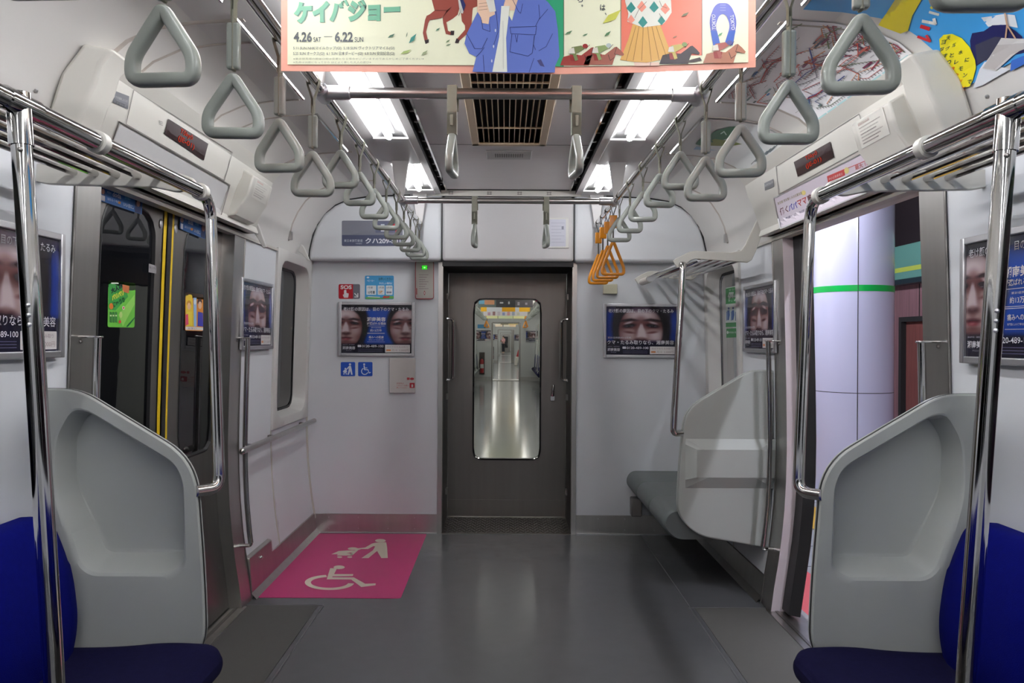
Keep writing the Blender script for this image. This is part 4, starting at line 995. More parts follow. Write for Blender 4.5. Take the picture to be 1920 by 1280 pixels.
# woman in a blue jacket
BJ, BJD, SKN, WS = (100, 120, 196), (46, 52, 110), (240, 204, 176), (236, 238, 226)
A.e(966, -70, 44, 62, (120, 70, 50), 3); A.p([(950, -50), (984, -50), (996, 20), (940, 20)], SKN, 4); A.e(966, -82, 30, 40, SKN, 5)
A.p([(896, 22), (900, 2), (928, -14), (952, -18), (944, 12), (960, 40), (968, 10), (976, -18), (1000, -16), (1027, 4), (1041, 22), (1046, 57), (1049, 106), (1041, 124), (1040, 136.5), (950, 137), (886, 135), (893, 107), (880, 101), (871, 82), (875, 64)], BJ, 6)
A.p([(940, 12), (956, 12), (949, 72), (951, 135.5), (923, 135.5), (936, 70)], WS, 7); A.ln([(943, 40), (944, 130)], .6, (180, 180, 180), 8)
A.p([(895, -4), (906, -10), (926, 0), (928, 28), (918, 33), (916, 46), (904, 44), (902, 34), (895, 22)], SKN, 8); A.p([(908, -10), (924, -12), (930, 22), (918, 24)], (226, 224, 214), 9)
for y in (8, 14, 20): A.ln([(898, y), (914, y-2)], .7, (150, 110, 92), 9)
for P in ([(903, 38), (905, 55), (919, 60), (918, 46)], [(875, 64), (890, 92), (904, 92), (914, 72)], [(956, 52), (1006, 50), (1004, 66), (958, 64), (956, 52)], [(960, 64), (956, 98), (990, 106), (998, 100), (1002, 68)], [(893, 107), (900, 100), (908, 90)], [(1002, 68), (1000, 84), (1004, 94)], [(1004, 50), (1012, 34), (1010, 10)], [(1010, 38), (1027, 18)], [(1010, 96), (1024, 88), (1036, 64)], [(960, -2), (972, 22), (976, 26), (980, 8)], [(966, 66), (969, 80), (971, 66)], [(1001, 110), (992, 136)], [(930, 20), (934, 60), (924, 90)], [(908, 134), (906, 104)]): A.ln(P, .9, BJD, 8)
A.p([(1007, 114), (1014, 112), (1021, 126), (1013, 124)], (70, 70, 120), 8)
for y in (58, 88, 115): A.e(929-.12*(y-58), y, 1.3, 3, (205, 210, 225), 9)
for x in (955, 977): A.e(x, -88, 4, 3, (60, 40, 40), 6); A.ln([(x-6, -97), (x+6, -97)], 1.6, (90, 56, 44), 6)
A.ln([(960, -58), (966, -56), (972, -58)], 2, (200, 100, 96), 6); A.ln([(966, -82), (963, -70), (967, -69)], .9, (190, 140, 116), 6)
# sweater and pleated skirt
A.p([(1188, 117), (1235, 117), (1237, 123.5), (1190, 123.8)], (244, 210, 190), 3); A.ln([(1220, 117), (1219, 123)], .7, LN, 4)
SK = (222, 172, 92); A.p([(1186, 46), (1237, 45), (1248, 74), (1260, 106), (1236, 113), (1212, 117.5), (1186, 116), (1162.5, 112.5), (1178, 74)], SK, 4)
for a, b in ((1192, 1174), (1198, 1187), (1206, 1203), (1214, 1221), (1222, 1236), (1230, 1250)): A.ln([(a, 50), (b, 114 if b < 1240 else 109)], .8, (140, 96, 40), 5)
A.p([(1170, -40), (1250, -40), (1258, 2), (1259, 24), (1250, 38), (1242, 47), (1205, 52), (1176, 41), (1178, 26), (1172, 4)], (238, 238, 226), 5)
TE, CL = (46, 140, 132), (236, 150, 130)
for cx, cy, c_ in ((1183, 16, TE), (1203, 14, CL), (1226, 15, TE), (1247, 18, CL), (1205, 43, TE), (1240, 40, TE), (1183, 38, CL), (1194, -12, TE), (1215, -14, CL), (1237, -12, TE)):
    r_ = 9 if cx in (1183, 1247, 1240) and cy > 30 else 11; A.p([(cx-r_*.8, cy), (cx, cy-r_*1.1), (cx+r_*.8, cy), (cx, cy+r_*.85)], c_, 6)
for P in ([(1190, 34), (1198, 18), (1212, 4)], [(1236, 2), (1240, 12), (1250, 16)], [(1236, 26), (1240, 34)]): A.ln(P, .8, (120, 100, 90), 7)
# horseshoe-shaped blue scarf
A.p(rpoly([(1337, 86), (1329, 38), (1338, 14), (1346, 6), (1364, 6), (1372, 14), (1382, 38), (1374, 86), (1359, 80), (1369, 48), (1362, 30), (1355, 26), (1348, 30), (1341, 48), (1350, 82)], [4, 16, 6, 6, 6, 6, 16, 4, 3, 12, 6, 4, 6, 12, 3], 4), (92, 100, 186), 3)
A.p([(1332, 58), (1344, 58), (1350, 82), (1337, 86)], (48, 92, 186), 4); A.p([(1379, 58), (1367, 58), (1359, 80), (1373, 86)], (48, 92, 186), 4)
A.ta('TOKYO', (1342, 57), (-1, -29), (-7, -1), (224, 226, 238), 5, .02)
A.ta('TOKYO', (1368, 29), (3, 28), (7, -1), (224, 226, 238), 5, .02)
for y in (10, 15, 20): A.ln([(1350, y), (1360, y)], 1.2, (150, 154, 210), 5)
# racing horses with riders
def race(x, y, s, c, cap, silk):
    q = lambda P: [(x+a*s, y+b*s) for a, b in P]
    A.p(q([(0, 0), (6, -16), (22, -20), (40, -19), (52, -28), (58, -33), (62, -34), (70, -27), (76, -20), (74, -17), (68, -18), (61, -20), (57, -10), (54, 0)]), c, 5)
    A.ln(q([(62, -33), (58, -20), (66, -19)]), .8*s, HO, 6); A.ln(q([(46, -19), (50, -8), (58, -14)]), .8*s, HO, 6)
    A.p(q([(18, -20), (34, -20), (32, -8), (20, -8)]), (150, 46, 44), 6)
    A.p(q([(16, -22), (22, -34), (40, -37), (46, -31), (38, -26), (30, -22), (34, -10), (28, -8), (24, -20)]), silk, 7); A.p(q([(16, -22), (18, -31), (26, -33), (28, -22)]), (226, 220, 206), 8); A.e(x+47*s, y-36*s, 5*s, 4.2*s, cap, 8)
    A.ln(q([(48, -30), (55, -38)]), .8*s, HO, 7)
race(1050, 123, 1.0, (160, 60, 52), (150, 40, 40), (120, 130, 80)); race(1094, 122, 1.0, (164, 96, 80), (190, 200, 196), (140, 160, 100)); race(1236, 120, 1.0, (52, 40, 46), (120, 140, 80), (190, 170, 90)); race(1318, 118.5, 1.05, (178, 118, 92), (80, 80, 140), (170, 90, 80))
A.p([(1280, 118), (1296, 112), (1312, 108), (1316, 114), (1300, 117)], (60, 44, 44), 6)
for x, y, w_, h_, c_, a in ((734, 68, 13, 8, (80, 120, 96), 1), (763, 66, 3, 10, (110, 130, 100), 0), (774, 73, 14, 18, (60, 140, 128), 1), (761, 98, 20, 9, (170, 190, 110), 1), (796, 100, 12, 10, (160, 170, 130), 1), (821, 56, 8, 6, (80, 120, 96), 1), (840, 78, 8, 6, (110, 130, 90), 1), (841, 85, 10, 4, (90, 120, 90), 1), (1066, 62, 14, 8, (90, 130, 90), 1), (1097, 66, 10, 5, (90, 130, 90), 1), (1139, 64, 12, 10, (90, 130, 90), 1), (1147, 32, 34, 26, (206, 206, 90), 1), (1284, 28, 15, 9, (110, 110, 80), 1), (1265, 70, 9, 5, (150, 110, 80), 1), (1350, 65, 9, 7, (90, 160, 110), 1)):
    A.p([(x-w_/2, y+h_/2), (x-w_*.2, y-h_*.1), (x+w_/2, y-h_/2), (x+w_*.2, y+h_*.2)], c_, 9)
A.build('printed_picture', t)
m = MB(); m.box(-.52, .56, 1.655, 1.672, 2.255, 2.30, ALU); m.build('clip_rail', t, bevel=.003)

# ------------------------------------------------------------------ posters on the cove
def cove_sheet(y0, y1, i0, i1, col, name, parent):
    A_ = Art(lambda u, v, l: None); pr = CP
    m = MB(); P = fine(pr, i0, i1); vs = []; n = len(P)
    ny = 6
    for j in range(ny+1): vs += [(x-.003, y0+(y1-y0)*j/ny, z-.003) for x, z in P]
    m.add(vs, [(j*n+i, j*n+i+1, (j+1)*n+i+1, (j+1)*n+i) for j in range(ny) for i in range(n-1)], ink(col)); return m.build(name, parent)
def fine(pr, s0, s1, n=24):
    """points of the cove between z = s0 (low end) and x = s1 (high end)"""
    pts = [p for p in pr if p[1] > s0 and p[0] > s1]
    def xz(z):
        for (a, b), (c_, d_) in zip(pr, pr[1:]):
            if b <= z <= d_: return (a+(c_-a)*(z-b)/(d_-b), z)
    def xx(x):
        for (a, b), (c_, d_) in zip(pr, pr[1:]):
            if c_ <= x <= a: return (x, b+(d_-b)*(x-a)/(c_-a))
    L = [xz(s0)]+pts+[xx(s1)]; D = [0]
    for a, b in zip(L, L[1:]): D.append(D[-1]+math.hypot(b[0]-a[0], b[1]-a[1]))
    out = []
    for k in range(n+1):
        d_ = D[-1]*k/n; i = max(j for j in range(len(D)-1) if D[j] <= d_+1e-9); q = (d_-D[i])/(D[i+1]-D[i]); out.append((L[i][0]+(L[i+1][0]-L[i][0])*q, L[i][1]+(L[i+1][1]-L[i][1])*q))
    return out
# rail map: own (u along the car from far to near 0..1, v up the cove 0..1) coordinates
t = thing('route_map', 'white railway route map with many coloured lines on the curved ceiling above the open door', 'map', (1.05, 2.65, 2.12)); y0, y1 = 2.27, 3.04
MP = fine(CP, 2.145, .835, 40); cove_sheet(y0, y1, 2.145, .835, (236, 235, 238), 'sheet', t)
def on_map(u, v, l):
    k = max(0, min(39.999, v*40)); i = int(k); q = k-i; x = MP[i][0]+(MP[i+1][0]-MP[i][0])*q; z = MP[i][1]+(MP[i+1][1]-MP[i][1])*q
    return (x-.0035-l*.0003, y1-(y1-y0)*u, z-.0035-l*.0003)
A = Art(on_map); R = random.Random(5)
for i in range(9):
    A.r(.02+.108*i, .115+.108*i, .02, .10, (168, 206, 210), 2)
    for k in range(3): A.r(.03+.108*i, .06+.03*R.random()+.108*i, .035+.02*k, .042+.02*k, (70, 110, 124), 3)
LC = [(186, 60, 56), (186, 60, 56), (210, 90, 70), (120, 74, 110), (60, 80, 150), (70, 66, 80), (214, 130, 60), (110, 130, 90), (150, 60, 80)]
for i in range(60):
    u, v = R.uniform(.03, .9), R.uniform(.16, .95); c_ = R.choice(LC); pts = [(u, v)]; d_ = R.choice([(1, 0), (.7, .7), (.7, -.7), (0, 1), (1, .3)])
    for k in range(R.randint(2, 4)):
        L = R.uniform(.05, .2); u2, v2 = min(.98, max(.02, u+d_[0]*L)), min(.97, max(.13, v+d_[1]*L)); pts.append((u2, v2)); u, v = u2, v2; d_ = R.choice([(1, 0), (.7, .7), (.7, -.7), (.9, -.3)])
    A.ln(pts, R.choice([.004, .005, .009]), c_, 2+i % 4, 5)
    for (a, b), (c2, d2) in zip(pts, pts[1:]):
        n = int(math.hypot(c2-a, d2-b)/.022)
        for k in range(n): A.r(a+(c2-a)*k/max(1, n)-.002, a+(c2-a)*k/max(1, n)+.003, b+(d2-b)*k/max(1, n)-.022, b+(d2-b)*k/max(1, n)+.004, (120, 118, 122), 2)
for i in range(30):
    u, v = R.uniform(.02, .9), R.uniform(.15, .93); A.r(u, u+R.uniform(.03, .08), v, v+.02, R.choice([(120, 50, 80), (60, 60, 76), (96, 110, 110), (60, 120, 180), (200, 110, 100), (120, 150, 150)]), 6)
for i in range(26):
    u, v = R.uniform(.02, .85), R.uniform(.15, .95); A.ln([(u, v), (u+R.uniform(.03, .12), v)], .004, (150, 148, 150), 2, 3)
A.t('JR', .93, .985, .22, .30, (60, 80, 70), 4, .03)
A.build('route_lines', t)
# blue summer poster near the top right corner
t = thing('ceiling_advert', 'bright blue curved advert with a yellow lemon shape and a white swing, top right', 'advert', (1.05, 1.8, 2.06))
cove_sheet(1.05, 2.195, 2.035, .835, (66, 158, 222), 'sheet', t)
A = Art(on_prof(CP, .005), 14)
A.p([(1648, 44), (1676, 0), (1700, -34), (1748, -34), (1727, 0), (1712, 26), (1704, 54), (1690, 60), (1668, 52)], (206, 190, 44), 1)
A.p([(1764, 70), (1772, 62), (1788, 60), (1806, 68), (1822, 86), (1832, 110), (1834, 126), (1828, 148), (1822, 160), (1804, 164), (1792, 152), (1778, 124), (1768, 102), (1765, 82)], (244, 232, 30), 4)
GN = (40, 74, 60)
for s_, o, U in (('天然水に', (1780, 68), (36, 42)), ('ヨグとレモンで', (1771, 76), (50, 76)), ('超すっきりッと', (1768, 90), (42, 74))):
    n = len(s_)
    for k, ch in enumerate(s_):
        x, y = o[0]+U[0]*k/(n-1), o[1]+U[1]*k/(n-1); A.ta(ch, (x-3.5, y+4), (8, -1.5), (1.5, -8), GN if not (U[0] == 42 and k > 2) else (226, 110, 40), 6, .02)
A.p([(1826, 60), (1848, 56), (1864, 45), (1890, 44), (1908, 56), (1920, 66), (1930, 96), (1850, 112), (1834, 122), (1824, 96), (1822, 74)], (30, 34, 90), 2)
A.p([(1832, 82), (1870, 66), (1900, 70), (1884, 100), (1850, 112), (1836, 118)], (60, 62, 84), 3)
A.p([(1846, 126), (1882, 68), (1930, 70), (1930, 84), (1904, 102), (1872, 131)], (206, 204, 202), 6); A.p([(1874, 81), (1930, 78), (1930, 88), (1900, 100), (1870, 128), (1848, 126)], (186, 182, 180), 7)
A.ln([(1889, 22), (1893, 44), (1890, 68)], 3, (196, 160, 130), 7, 4); A.ln([(1893, 44), (1908, 68)], 3, (196, 160, 130), 7, 3)
A.p([(1840, 128), (1850, 114), (1880, 124), (1898, 128), (1846, 158), (1828, 164), (1834, 146)], (222, 226, 232), 1); A.p([(1900, 112), (1930, 100), (1930, 116), (1898, 132)], (60, 110, 200), 2)
A.p([(1842, 30), (1886, 24), (1906, 26), (1912, 50), (1880, 44), (1856, 48)], (222, 226, 230), 1)
RD = (206, 40, 52); WT = (226, 226, 218)
for P, c_, w_ in (([(1748, 11), (1753, 4), (1760, 6)], (216, 200, 60), 5), ([(1774, 17), (1782, 8)], (216, 200, 60), 5), ([(1745, 19), (1762, 24)], WT, 5), ([(1732, 36), (1756, 41), (1754, 33)], WT, 6), ([(1729, 46), (1744, 51)], RD, 7), ([(1724, 66), (1746, 74), (1740, 64)], RD, 5)): A.ln(P, w_, c_, 3, 2)
A.build('printed_picture', t)
# green leaf advert beyond the map
t = thing('ceiling_advert', 'pale advert with a dark green shape on the curved ceiling beyond the route map', 'advert', (1.05, 3.6, 2.12))
cove_sheet(3.28, 3.90, 2.145, .835, (214, 216, 216), 'sheet', t); A = Art(on_prof(CP, .005), 14)
A.p([(1304, 268), (1314, 256), (1330, 252), (1342, 243), (1366, 236), (1384, 234), (1382, 246), (1362, 258), (1340, 266), (1318, 272)], (24, 96, 62), 1); A.p([(1312, 270), (1340, 258), (1372, 262), (1392, 268), (1370, 272)], (120, 130, 60), 2); A.p([(1306, 272), (1324, 276), (1344, 280), (1300, 278)], (150, 180, 206), 2)
A.ln([(1352, 248), (1358, 244), (1362, 250)], 2, (200, 220, 210), 3)
for k in range(6): A.ln([(1410+7*k, 306-4.5*k), (1426+7*k, 290-4.5*k)], 1.4, (90, 110, 120) if k % 2 else (120, 124, 128), 2)
A.build('printed_picture', t)

# ------------------------------------------------------------------ signs on the end wall
EY = DEND-.0015
def sign(name, label, cat, fn, mp, group=None):
    A = Art(mp); fn(A); return tag(A.build(name), label, cat, group)
def f_(A):
    A.r(635, 675, 532.5, 560, (108, 108, 118), 1, 3); A.p(rpoly([(635, 532.5), (662, 532.5), (662, 560), (635, 560)], [3, 0, 0, 3], 4), (188, 30, 44), 2)
    A.t('SOS', 638.5, 659.5, 534.5, 542, (232, 228, 228), 4, .04, -1)
    A.p(rpoly([(645, 545), (649.5, 545), (649.5, 549), (654, 550), (653, 558), (645, 558), (642.5, 552), (645, 552)], 1.2, 3), (232, 226, 226), 3); A.e(647.3, 545.5, 2.4, 2.4, (232, 226, 226), 4)
    A.ln([(665, 550), (671, 556)], 1.8, (230, 230, 230), 3); A.ln([(671, 550), (671, 556.5), (665, 556.5)], 1.8, (230, 230, 230), 4)
sign('call_sign', 'red and grey SOS sign with a pressing hand on the left end wall', 'sign', f_, on_y(EY))
def f_(A):
    A.r(684, 738.5, 516.5, 561, (70, 160, 214), 1, 3); A.p([(685, 557), (700, 555), (716, 558), (722, 554), (738, 555), (738, 560), (686, 560.5)], (110, 176, 90), 2); A.ln([(690, 556), (712, 557)], 1.6, (220, 232, 236), 3)
    A.p([(717, 557), (721, 554), (725, 556), (730, 554), (730, 558), (719, 559)], (190, 70, 70), 3)
    for x0, x1 in ((687, 705.5), (708, 721), (723.5, 736)): A.r(x0, x1, 535, 552.5, (228, 234, 236), 2, 1.5)
    A.t('ベビーカー', 688, 702, 524, 528, (226, 238, 244), 4, .02, -1); A.t('お使いください', 710, 736, 520, 526, (40, 90, 110), 4, .02, -1); A.t('やさしい車内に', 711, 736, 529, 533, (226, 238, 244), 4, .02, -1)
    for x, a in ((689, '1号車'), (710, '3号車'), (725, '6号車')): A.t(a, x, x+10, 537, 541, (90, 110, 120), 4, 0, -1)
    A.t('10号車', 690, 703, 545, 551, (80, 96, 104), 4, .02, -1); A.t('5枚', 710, 718, 544, 551, (210, 150, 80), 4, .02, -1); A.t('●●●', 725, 734, 546, 550, (110, 120, 150), 4, 0, -1); A.e(690, 520, 2.5, 1.6, (226, 238, 244), 3)
sign('notice_sign', 'light blue notice with three white boxes beside the red call sign', 'sign', f_, on_y(EY))
t = thing('call_box', 'pale emergency panel with a thin red outline and a green lamp beside the gangway doorway', 'panel', at_y(796, 560, DEND))
A = Art(on_y(DEND)); P = rpoly([(779, 490), (813, 490), (813, 560), (779, 560)], 4, 4)
a_, b_ = [at_y(u, v, DEND-.018) for u, v in P], [at_y(u, v, DEND) for u, v in P]; m = MB(); m.prism(a_, b_, HEADER2); m.build('casing', t, bevel=.003)
A = Art(on_y(DEND-.0185)); C = (176, 70, 76); L = P+[P[0]]; A.ln(L, 1.3, C, 1); A.r(790, 802, 500, 503, DARK, 1)
for i, y in enumerate((515, 519.5, 524, 528, 532.5, 537, 541)): A.ln([(786, y), (803-3*(i % 3), y)], .9, (150, 130, 132), 1)
A.p([(796, 544), (798, 549), (796, 554), (794, 549)], C, 2); A.e(796, 549, 1.1, 2, (220, 200, 200), 3); A.r(780.5, 782, 540, 552, C, 1); A.build('markings', t)
A = Art(on_y(DEND-.019)); A.r(791, 801, 497.5, 505, emit('lamp_green', (.03, .45, .02), 1.0), 1, 1); A.e(796, 501.5, 2, 1.5, emit('lamp_green_core', (.3, 1, .25), 1.0), 2); A.build('green_lamp', t)
def pict(A, x, y, s, c, kind, l=3):
    q = lambda P: [(x+a*s, y+b*s) for a, b in P]
    if kind == 'chair':
        A.e(x+42*s, y+16*s, 7*s, 7*s, c, l); A.p(q([(37, 25), (46, 25), (47, 38), (64, 38), (64, 44), (48, 44), (49, 50), (70, 50), (78, 72), (88, 69), (89, 74), (75, 79), (66, 56), (42, 56)]), c, l)
        A.ring(x+46*s, y+64*s, 25*s, 25*s, 6*s, 6*s, c, l+1, 20, 245)
    else:
        A.e(x+66*s, y+16*s, 8*s, 8*s, c, l); A.p(q([(60, 26), (72, 26), (78, 52), (84, 88), (74, 88), (68, 62), (58, 88), (48, 88), (56, 56), (58, 42), (40, 56), (36, 52)]), c, l)
        A.e(x+34*s, y+46*s, 6*s, 6*s, c, l+1); A.p(q([(26, 54), (40, 52), (46, 64), (40, 76), (24, 76), (16, 66)]), c, l+1)
        for a in (24, 40): A.e(x+a*s, y+82*s, 5*s, 5*s, c, l+2)
BS = (36, 84, 186); WI = (222, 228, 238)
def f_(A): A.r(639, 666, 678.5, 705, BS, 1, 2.5); pict(A, 638.5, 678.5, .27, WI, 'pram')
sign('pram_sign', 'blue square sign of a person with a pram below the framed advert, left of two', 'sign', f_, on_y(EY))
def f_(A): A.r(671.5, 698.5, 678.5, 705, BS, 1, 2.5); pict(A, 671.5, 678.5, .27, WI, 'chair')
sign('wheelchair_sign', 'blue square wheelchair sign below the framed advert, right of two', 'sign', f_, on_y(EY))
t = thing('cover_box', 'flat pale cover plate with small red marks below the framed advert', 'cover', at_y(754, 737, DEND))
P = [(730, 671), (779, 671), (779, 736.5), (730, 736.5)]; m = MB(); m.prism([at_y(*p, DEND-.022) for p in P], [at_y(*p, DEND) for p in P], mat('cover_plate', rgb(206, 202, 198), .45)); m.build('plate', t, bevel=.003)
A = Art(on_y(DEND-.0222)); C = (190, 70, 76); A.r(763, 768, 707.5, 712, C, 1); A.e(772.5, 710, 3.8, 2.4, C, 1); A.r(768, 777.5, 717.5, 727, (180, 40, 52), 1, 1); A.e(773, 722.5, 1.7, 2.4, (230, 220, 220), 2); A.r(771.5, 774.5, 722, 725.5, (230, 220, 220), 3)
for i, (s_, x) in enumerate((('非常時は', 757), ('このカバーを開け', 766), ('押してください', 763))): A.t(s_, 743.5, x, 717+4*i, 720+4*i, C, 3, 0, -1)
A.build('red_markings', t)
def f_(A):
    A.p(rpoly([(641, 413.5), (755, 413.5), (755, 461), (641, 461)], 3, 4), (128, 130, 142), 1); A.p(rpoly([(641, 440.5), (757, 440.5), (757, 461), (641, 461)], [0, 0, 3, 3], 4), (84, 90, 116), 2)
    A.r(704, 752, 415, 436, (104, 108, 132), 2); A.t('1', 714, 721, 420, 434, WI, 4, .04, -1); A.p([(736, 419), (741, 419), (742, 426), (736, 426)], (190, 50, 62), 3); A.p([(742, 428), (751, 431), (747, 436), (741, 435)], (206, 90, 96), 3); A.p([(727, 424), (733, 416), (736, 418), (730, 427)], (190, 186, 190), 3)
    A.t('クハ209-501', 685, 751, 446, 456.5, (226, 228, 234), 4, .03, -1); A.ta('東日本旅客鉄道', (645, 453.5), (35, 0), (0, -5), (190, 194, 206), 4, .01); A.t('中原電車区', 667, 679, 455, 458, (190, 194, 206), 4, 0, -1)
sign('car_number_plate', 'grey and blue car number plate on the upper end panel behind the left straps', 'sign', f_, on_y(PY-.0015))
t = thing('placard', 'small white printed card in a clear holder on the header above the gangway door', 'card', at_y(1048, 466, PY))
P = [(1027.5, 408), (1066.5, 408), (1066.5, 465), (1027.5, 465)]; m = MB(); m.prism([at_y(*p, PY-.006) for p in P], [at_y(*p, PY) for p in P], mat('card_white', rgb(220, 220, 216), .4)); m.build('card', t, bevel=.002)
A = Art(on_y(PY-.0062)); A.r(1030, 1061, 411, 462, (206, 208, 220), 1)
for i in range(7): A.ln([(1034, 418+6*i), (1058-6*(i % 2), 418+6*i)], .7, (172, 174, 192), 2)
A.r(1053, 1057, 424, 430, (140, 142, 160), 3); A.build('printed_lines', t)
m = MB(); P = [(1130.5, 532.5), (1157.5, 532.5), (1157.5, 551), (1130.5, 551)]; m.prism([at_y(*p, DEND-.03) for p in P], [at_y(*p, DEND) for p in P], BEIGE)
tag(m.build('sensor_box', bevel=.004), 'small cream plastic box on the right end wall below the orange straps', 'box')

# ------------------------------------------------------------------ stickers of the left doors, priority sticker of the right window
LX = -(W(1.83)+OFF-.0035)
def doda(pts, lb):
    def f_(A):
        a, b, c_, d_ = pts
        L = lambda s_, t_: tuple((a[k]*(1-s_)+b[k]*s_)*(1-t_)+(d_[k]*(1-s_)+c_[k]*s_)*t_ for k in (0, 1))
        A.p([a, b, c_, d_], (54, 116, 190), 1); A.p([L(.02, .05), L(.13, .08), L(.13, .95), L(.02, .95)], (60, 90, 140), 2); A.p([L(.83, .1), L(.98, .1), L(.98, .98), L(.83, .98)], (40, 60, 110), 2)
        A.e(*L(.075, .35), 3.2, 5, (210, 170, 160), 3); A.p([L(.03, .6), L(.12, .6), L(.12, .95), L(.03, .95)], (226, 226, 230), 3); A.e(*L(.905, .38), 3.4, 6, (200, 160, 150), 3); A.e(*L(.9, .28), 4, 5, (40, 30, 40), 2)
        def tx(s_, s0, s1, t0, t1, col, b_=.02):
            o = L(s0, t1); A.ta(s_, o, tuple(L(s1, t1)[k]-o[k] for k in (0, 1)), tuple(L(s0, t0)[k]-o[k] for k in (0, 1)), col, 4, b_)
        tx('doda', .30, .50, .12, .46, (226, 232, 240), .03); tx('転職なら', .17, .27, .2, .36, (206, 220, 236)); tx('はたらく今日を', .18, .50, .62, .80, (226, 232, 240), .01); tx('いい日に。', .56, .80, .62, .85, (220, 232, 240)); tx('登録無料', .58, .72, .2, .36, (130, 200, 226))
        A.e(*L(.46, .72), 2.5, 2.5, (226, 150, 70), 5)
    sign('door_sticker', lb, 'sticker', f_, on_x(LX), 'blue strips over the door windows')
doda([(186.6, 347), (267, 373), (265.5, 402), (187, 376)], 'blue sticker strip over the nearer window of the closed left door')
doda([(337.5, 401), (387, 418), (384, 448), (337, 429)], 'blue sticker strip over the farther window of the closed left door')
GX = -(W(1.4)+OFF+.0055)
def f_(A):
    A.p(rpoly([(203, 525), (254, 530.5), (252, 614), (201.5, 613)], 4, 4), (110, 196, 70), 1); A.p([(203.5, 530), (232, 528.5), (240, 556), (216, 582), (203, 580)], (60, 160, 70), 2); A.p([(222, 590), (252, 552), (252, 570), (230, 612)], (150, 214, 100), 2)
    for i, (s_, c_) in enumerate((('大人の', (30, 44, 50)), ('パリパリ', (232, 236, 80)), ('きゅうり', (30, 90, 50)))): A.ta(s_, (208+2*i, 551+13*i), (22, -11), (-2, -10), c_, 5, .06)
    A.p([(229, 533), (242, 536), (241, 550), (229, 546)], (196, 116, 70), 4); A.e(208, 574, 4, 6, (230, 130, 50), 4)
    for x in (207, 212, 217): A.p(rpoly([(x-2, 584), (x+2.2, 585), (x+2, 605), (x-2, 604)], 1.5, 3), (60, 130, 60), 4); A.r(x-1.5, x+1.5, 590, 593, (200, 220, 170), 5)
    A.e(226, 590, 3, 6, (190, 220, 130), 4); A.e(231, 577, 2.6, 3.5, (226, 226, 210), 4); A.e(231, 577, 1.3, 1.8, (200, 60, 60), 5); A.e(224, 603, 2.4, 3.2, (210, 70, 60), 5); A.p([(236, 612), (252, 594), (252, 597), (239, 613)], (30, 110, 60), 3); A.r(208, 222, 529.5, 532, (226, 240, 220), 3)
sign('window_sticker', 'green advertising sticker on the dark window of the nearer left door leaf', 'sticker', f_, on_x(GX))
def f_(A):
    A.p(rpoly([(347.5, 548), (381, 551.5), (380.5, 620.5), (347, 619.5)], 3, 4), (236, 150, 50), 1); A.p([(348, 552), (360, 552), (364, 612), (348, 611)], (240, 206, 60), 2); A.p([(347.5, 612), (380.5, 613.5), (380.5, 619), (347.5, 618)], (226, 222, 216), 3)
    A.p([(371, 584), (380, 586), (380.5, 612), (370, 611)], (60, 60, 170), 3); A.e(374.5, 572, 3.4, 7, (236, 196, 166), 4); A.e(374, 566, 4.4, 6, (70, 40, 36), 3); A.e(354, 574, 3.4, 6.5, (240, 200, 170), 4); A.e(354, 569, 4.6, 6, (200, 140, 50), 3); A.p([(350, 584), (359, 584), (360, 611), (349, 611)], (246, 220, 70), 4)
    A.p([(362, 558), (368, 558), (368, 612), (363, 612)], (150, 190, 230), 4); A.e(365, 566, 2.2, 5, (220, 230, 240), 5); A.p([(347.5, 590), (352, 588), (353, 608), (347.5, 610)], (226, 80, 120), 5); A.ta('お笑い', (352, 617.5), (16, .5), (0, -4), (150, 120, 120), 5)
sign('window_sticker', 'yellow and orange picture sticker on the dark window of the farther left door leaf', 'sticker', f_, on_x(GX))
def f_(A): A.p([(279, 494), (293, 498), (293, 513), (278.5, 510)], (150, 148, 150), 1); A.ta('開くドアに', (280, 503), (12, 3), (0, -4), (80, 78, 84), 3, .01)
sign('small_label', 'small grey label beside the yellow strips of the closed left door', 'label', f_, on_x(-(W(1.6)+OFF-.003)))
for y, lb in ((3.055, 'nearer'), (3.19, 'farther')):
    m = MB(); m.ball((-(W(1.76)+OFF-.003), y, 1.765), (.004, .014, .02), ALU, 12, 6); tag(m.build('door_button'), f'small round white sticker at the top of the {lb} left door leaf', 'sticker', 'round door stickers')
PXW = 1.408
def f_(A):
    G_ = (34, 132, 62); WH = (214, 224, 216)
    A.p([(1361, 540), (1404, 530), (1404, 612), (1361, 613)], WH, 1); A.p([(1361, 541), (1404, 532), (1404, 566), (1361, 570)], G_, 2); A.p([(1361, 605), (1404, 603), (1404, 612), (1361, 613)], G_, 2)
    A.ta('優先席', (1365, 566), (34, -3), (0, -19), WH, 4, .03); A.ta('ゆうせんせき', (1367, 545.5), (30, -3), (0, -3.5), WH, 4)
    for i in range(4):
        x = 1365+8.3*i; A.e(x+1.5, 578-.5*i, 1.8, 2.2, (50, 90, 150), 3); A.p([(x-1, 582), (x+3, 581), (x+4, 590), (x+2, 600), (x-1, 600)], (50, 90, 150), 3); A.r(x-2.6, x-1.4, 584, 601, (50, 90, 150), 4)
    A.p([(1362, 616), (1404, 614), (1404, 631), (1362, 633)], G_, 1); A.ta('携帯電話の電源をお切りください', (1366, 625), (36, -1), (0, -3.5), WH, 3); A.e(1364.5, 623, 1.6, 3, WH, 3)
sign('priority_sticker', 'green priority seat sticker on the window in the far right corner', 'sticker', f_, on_x(PXW))

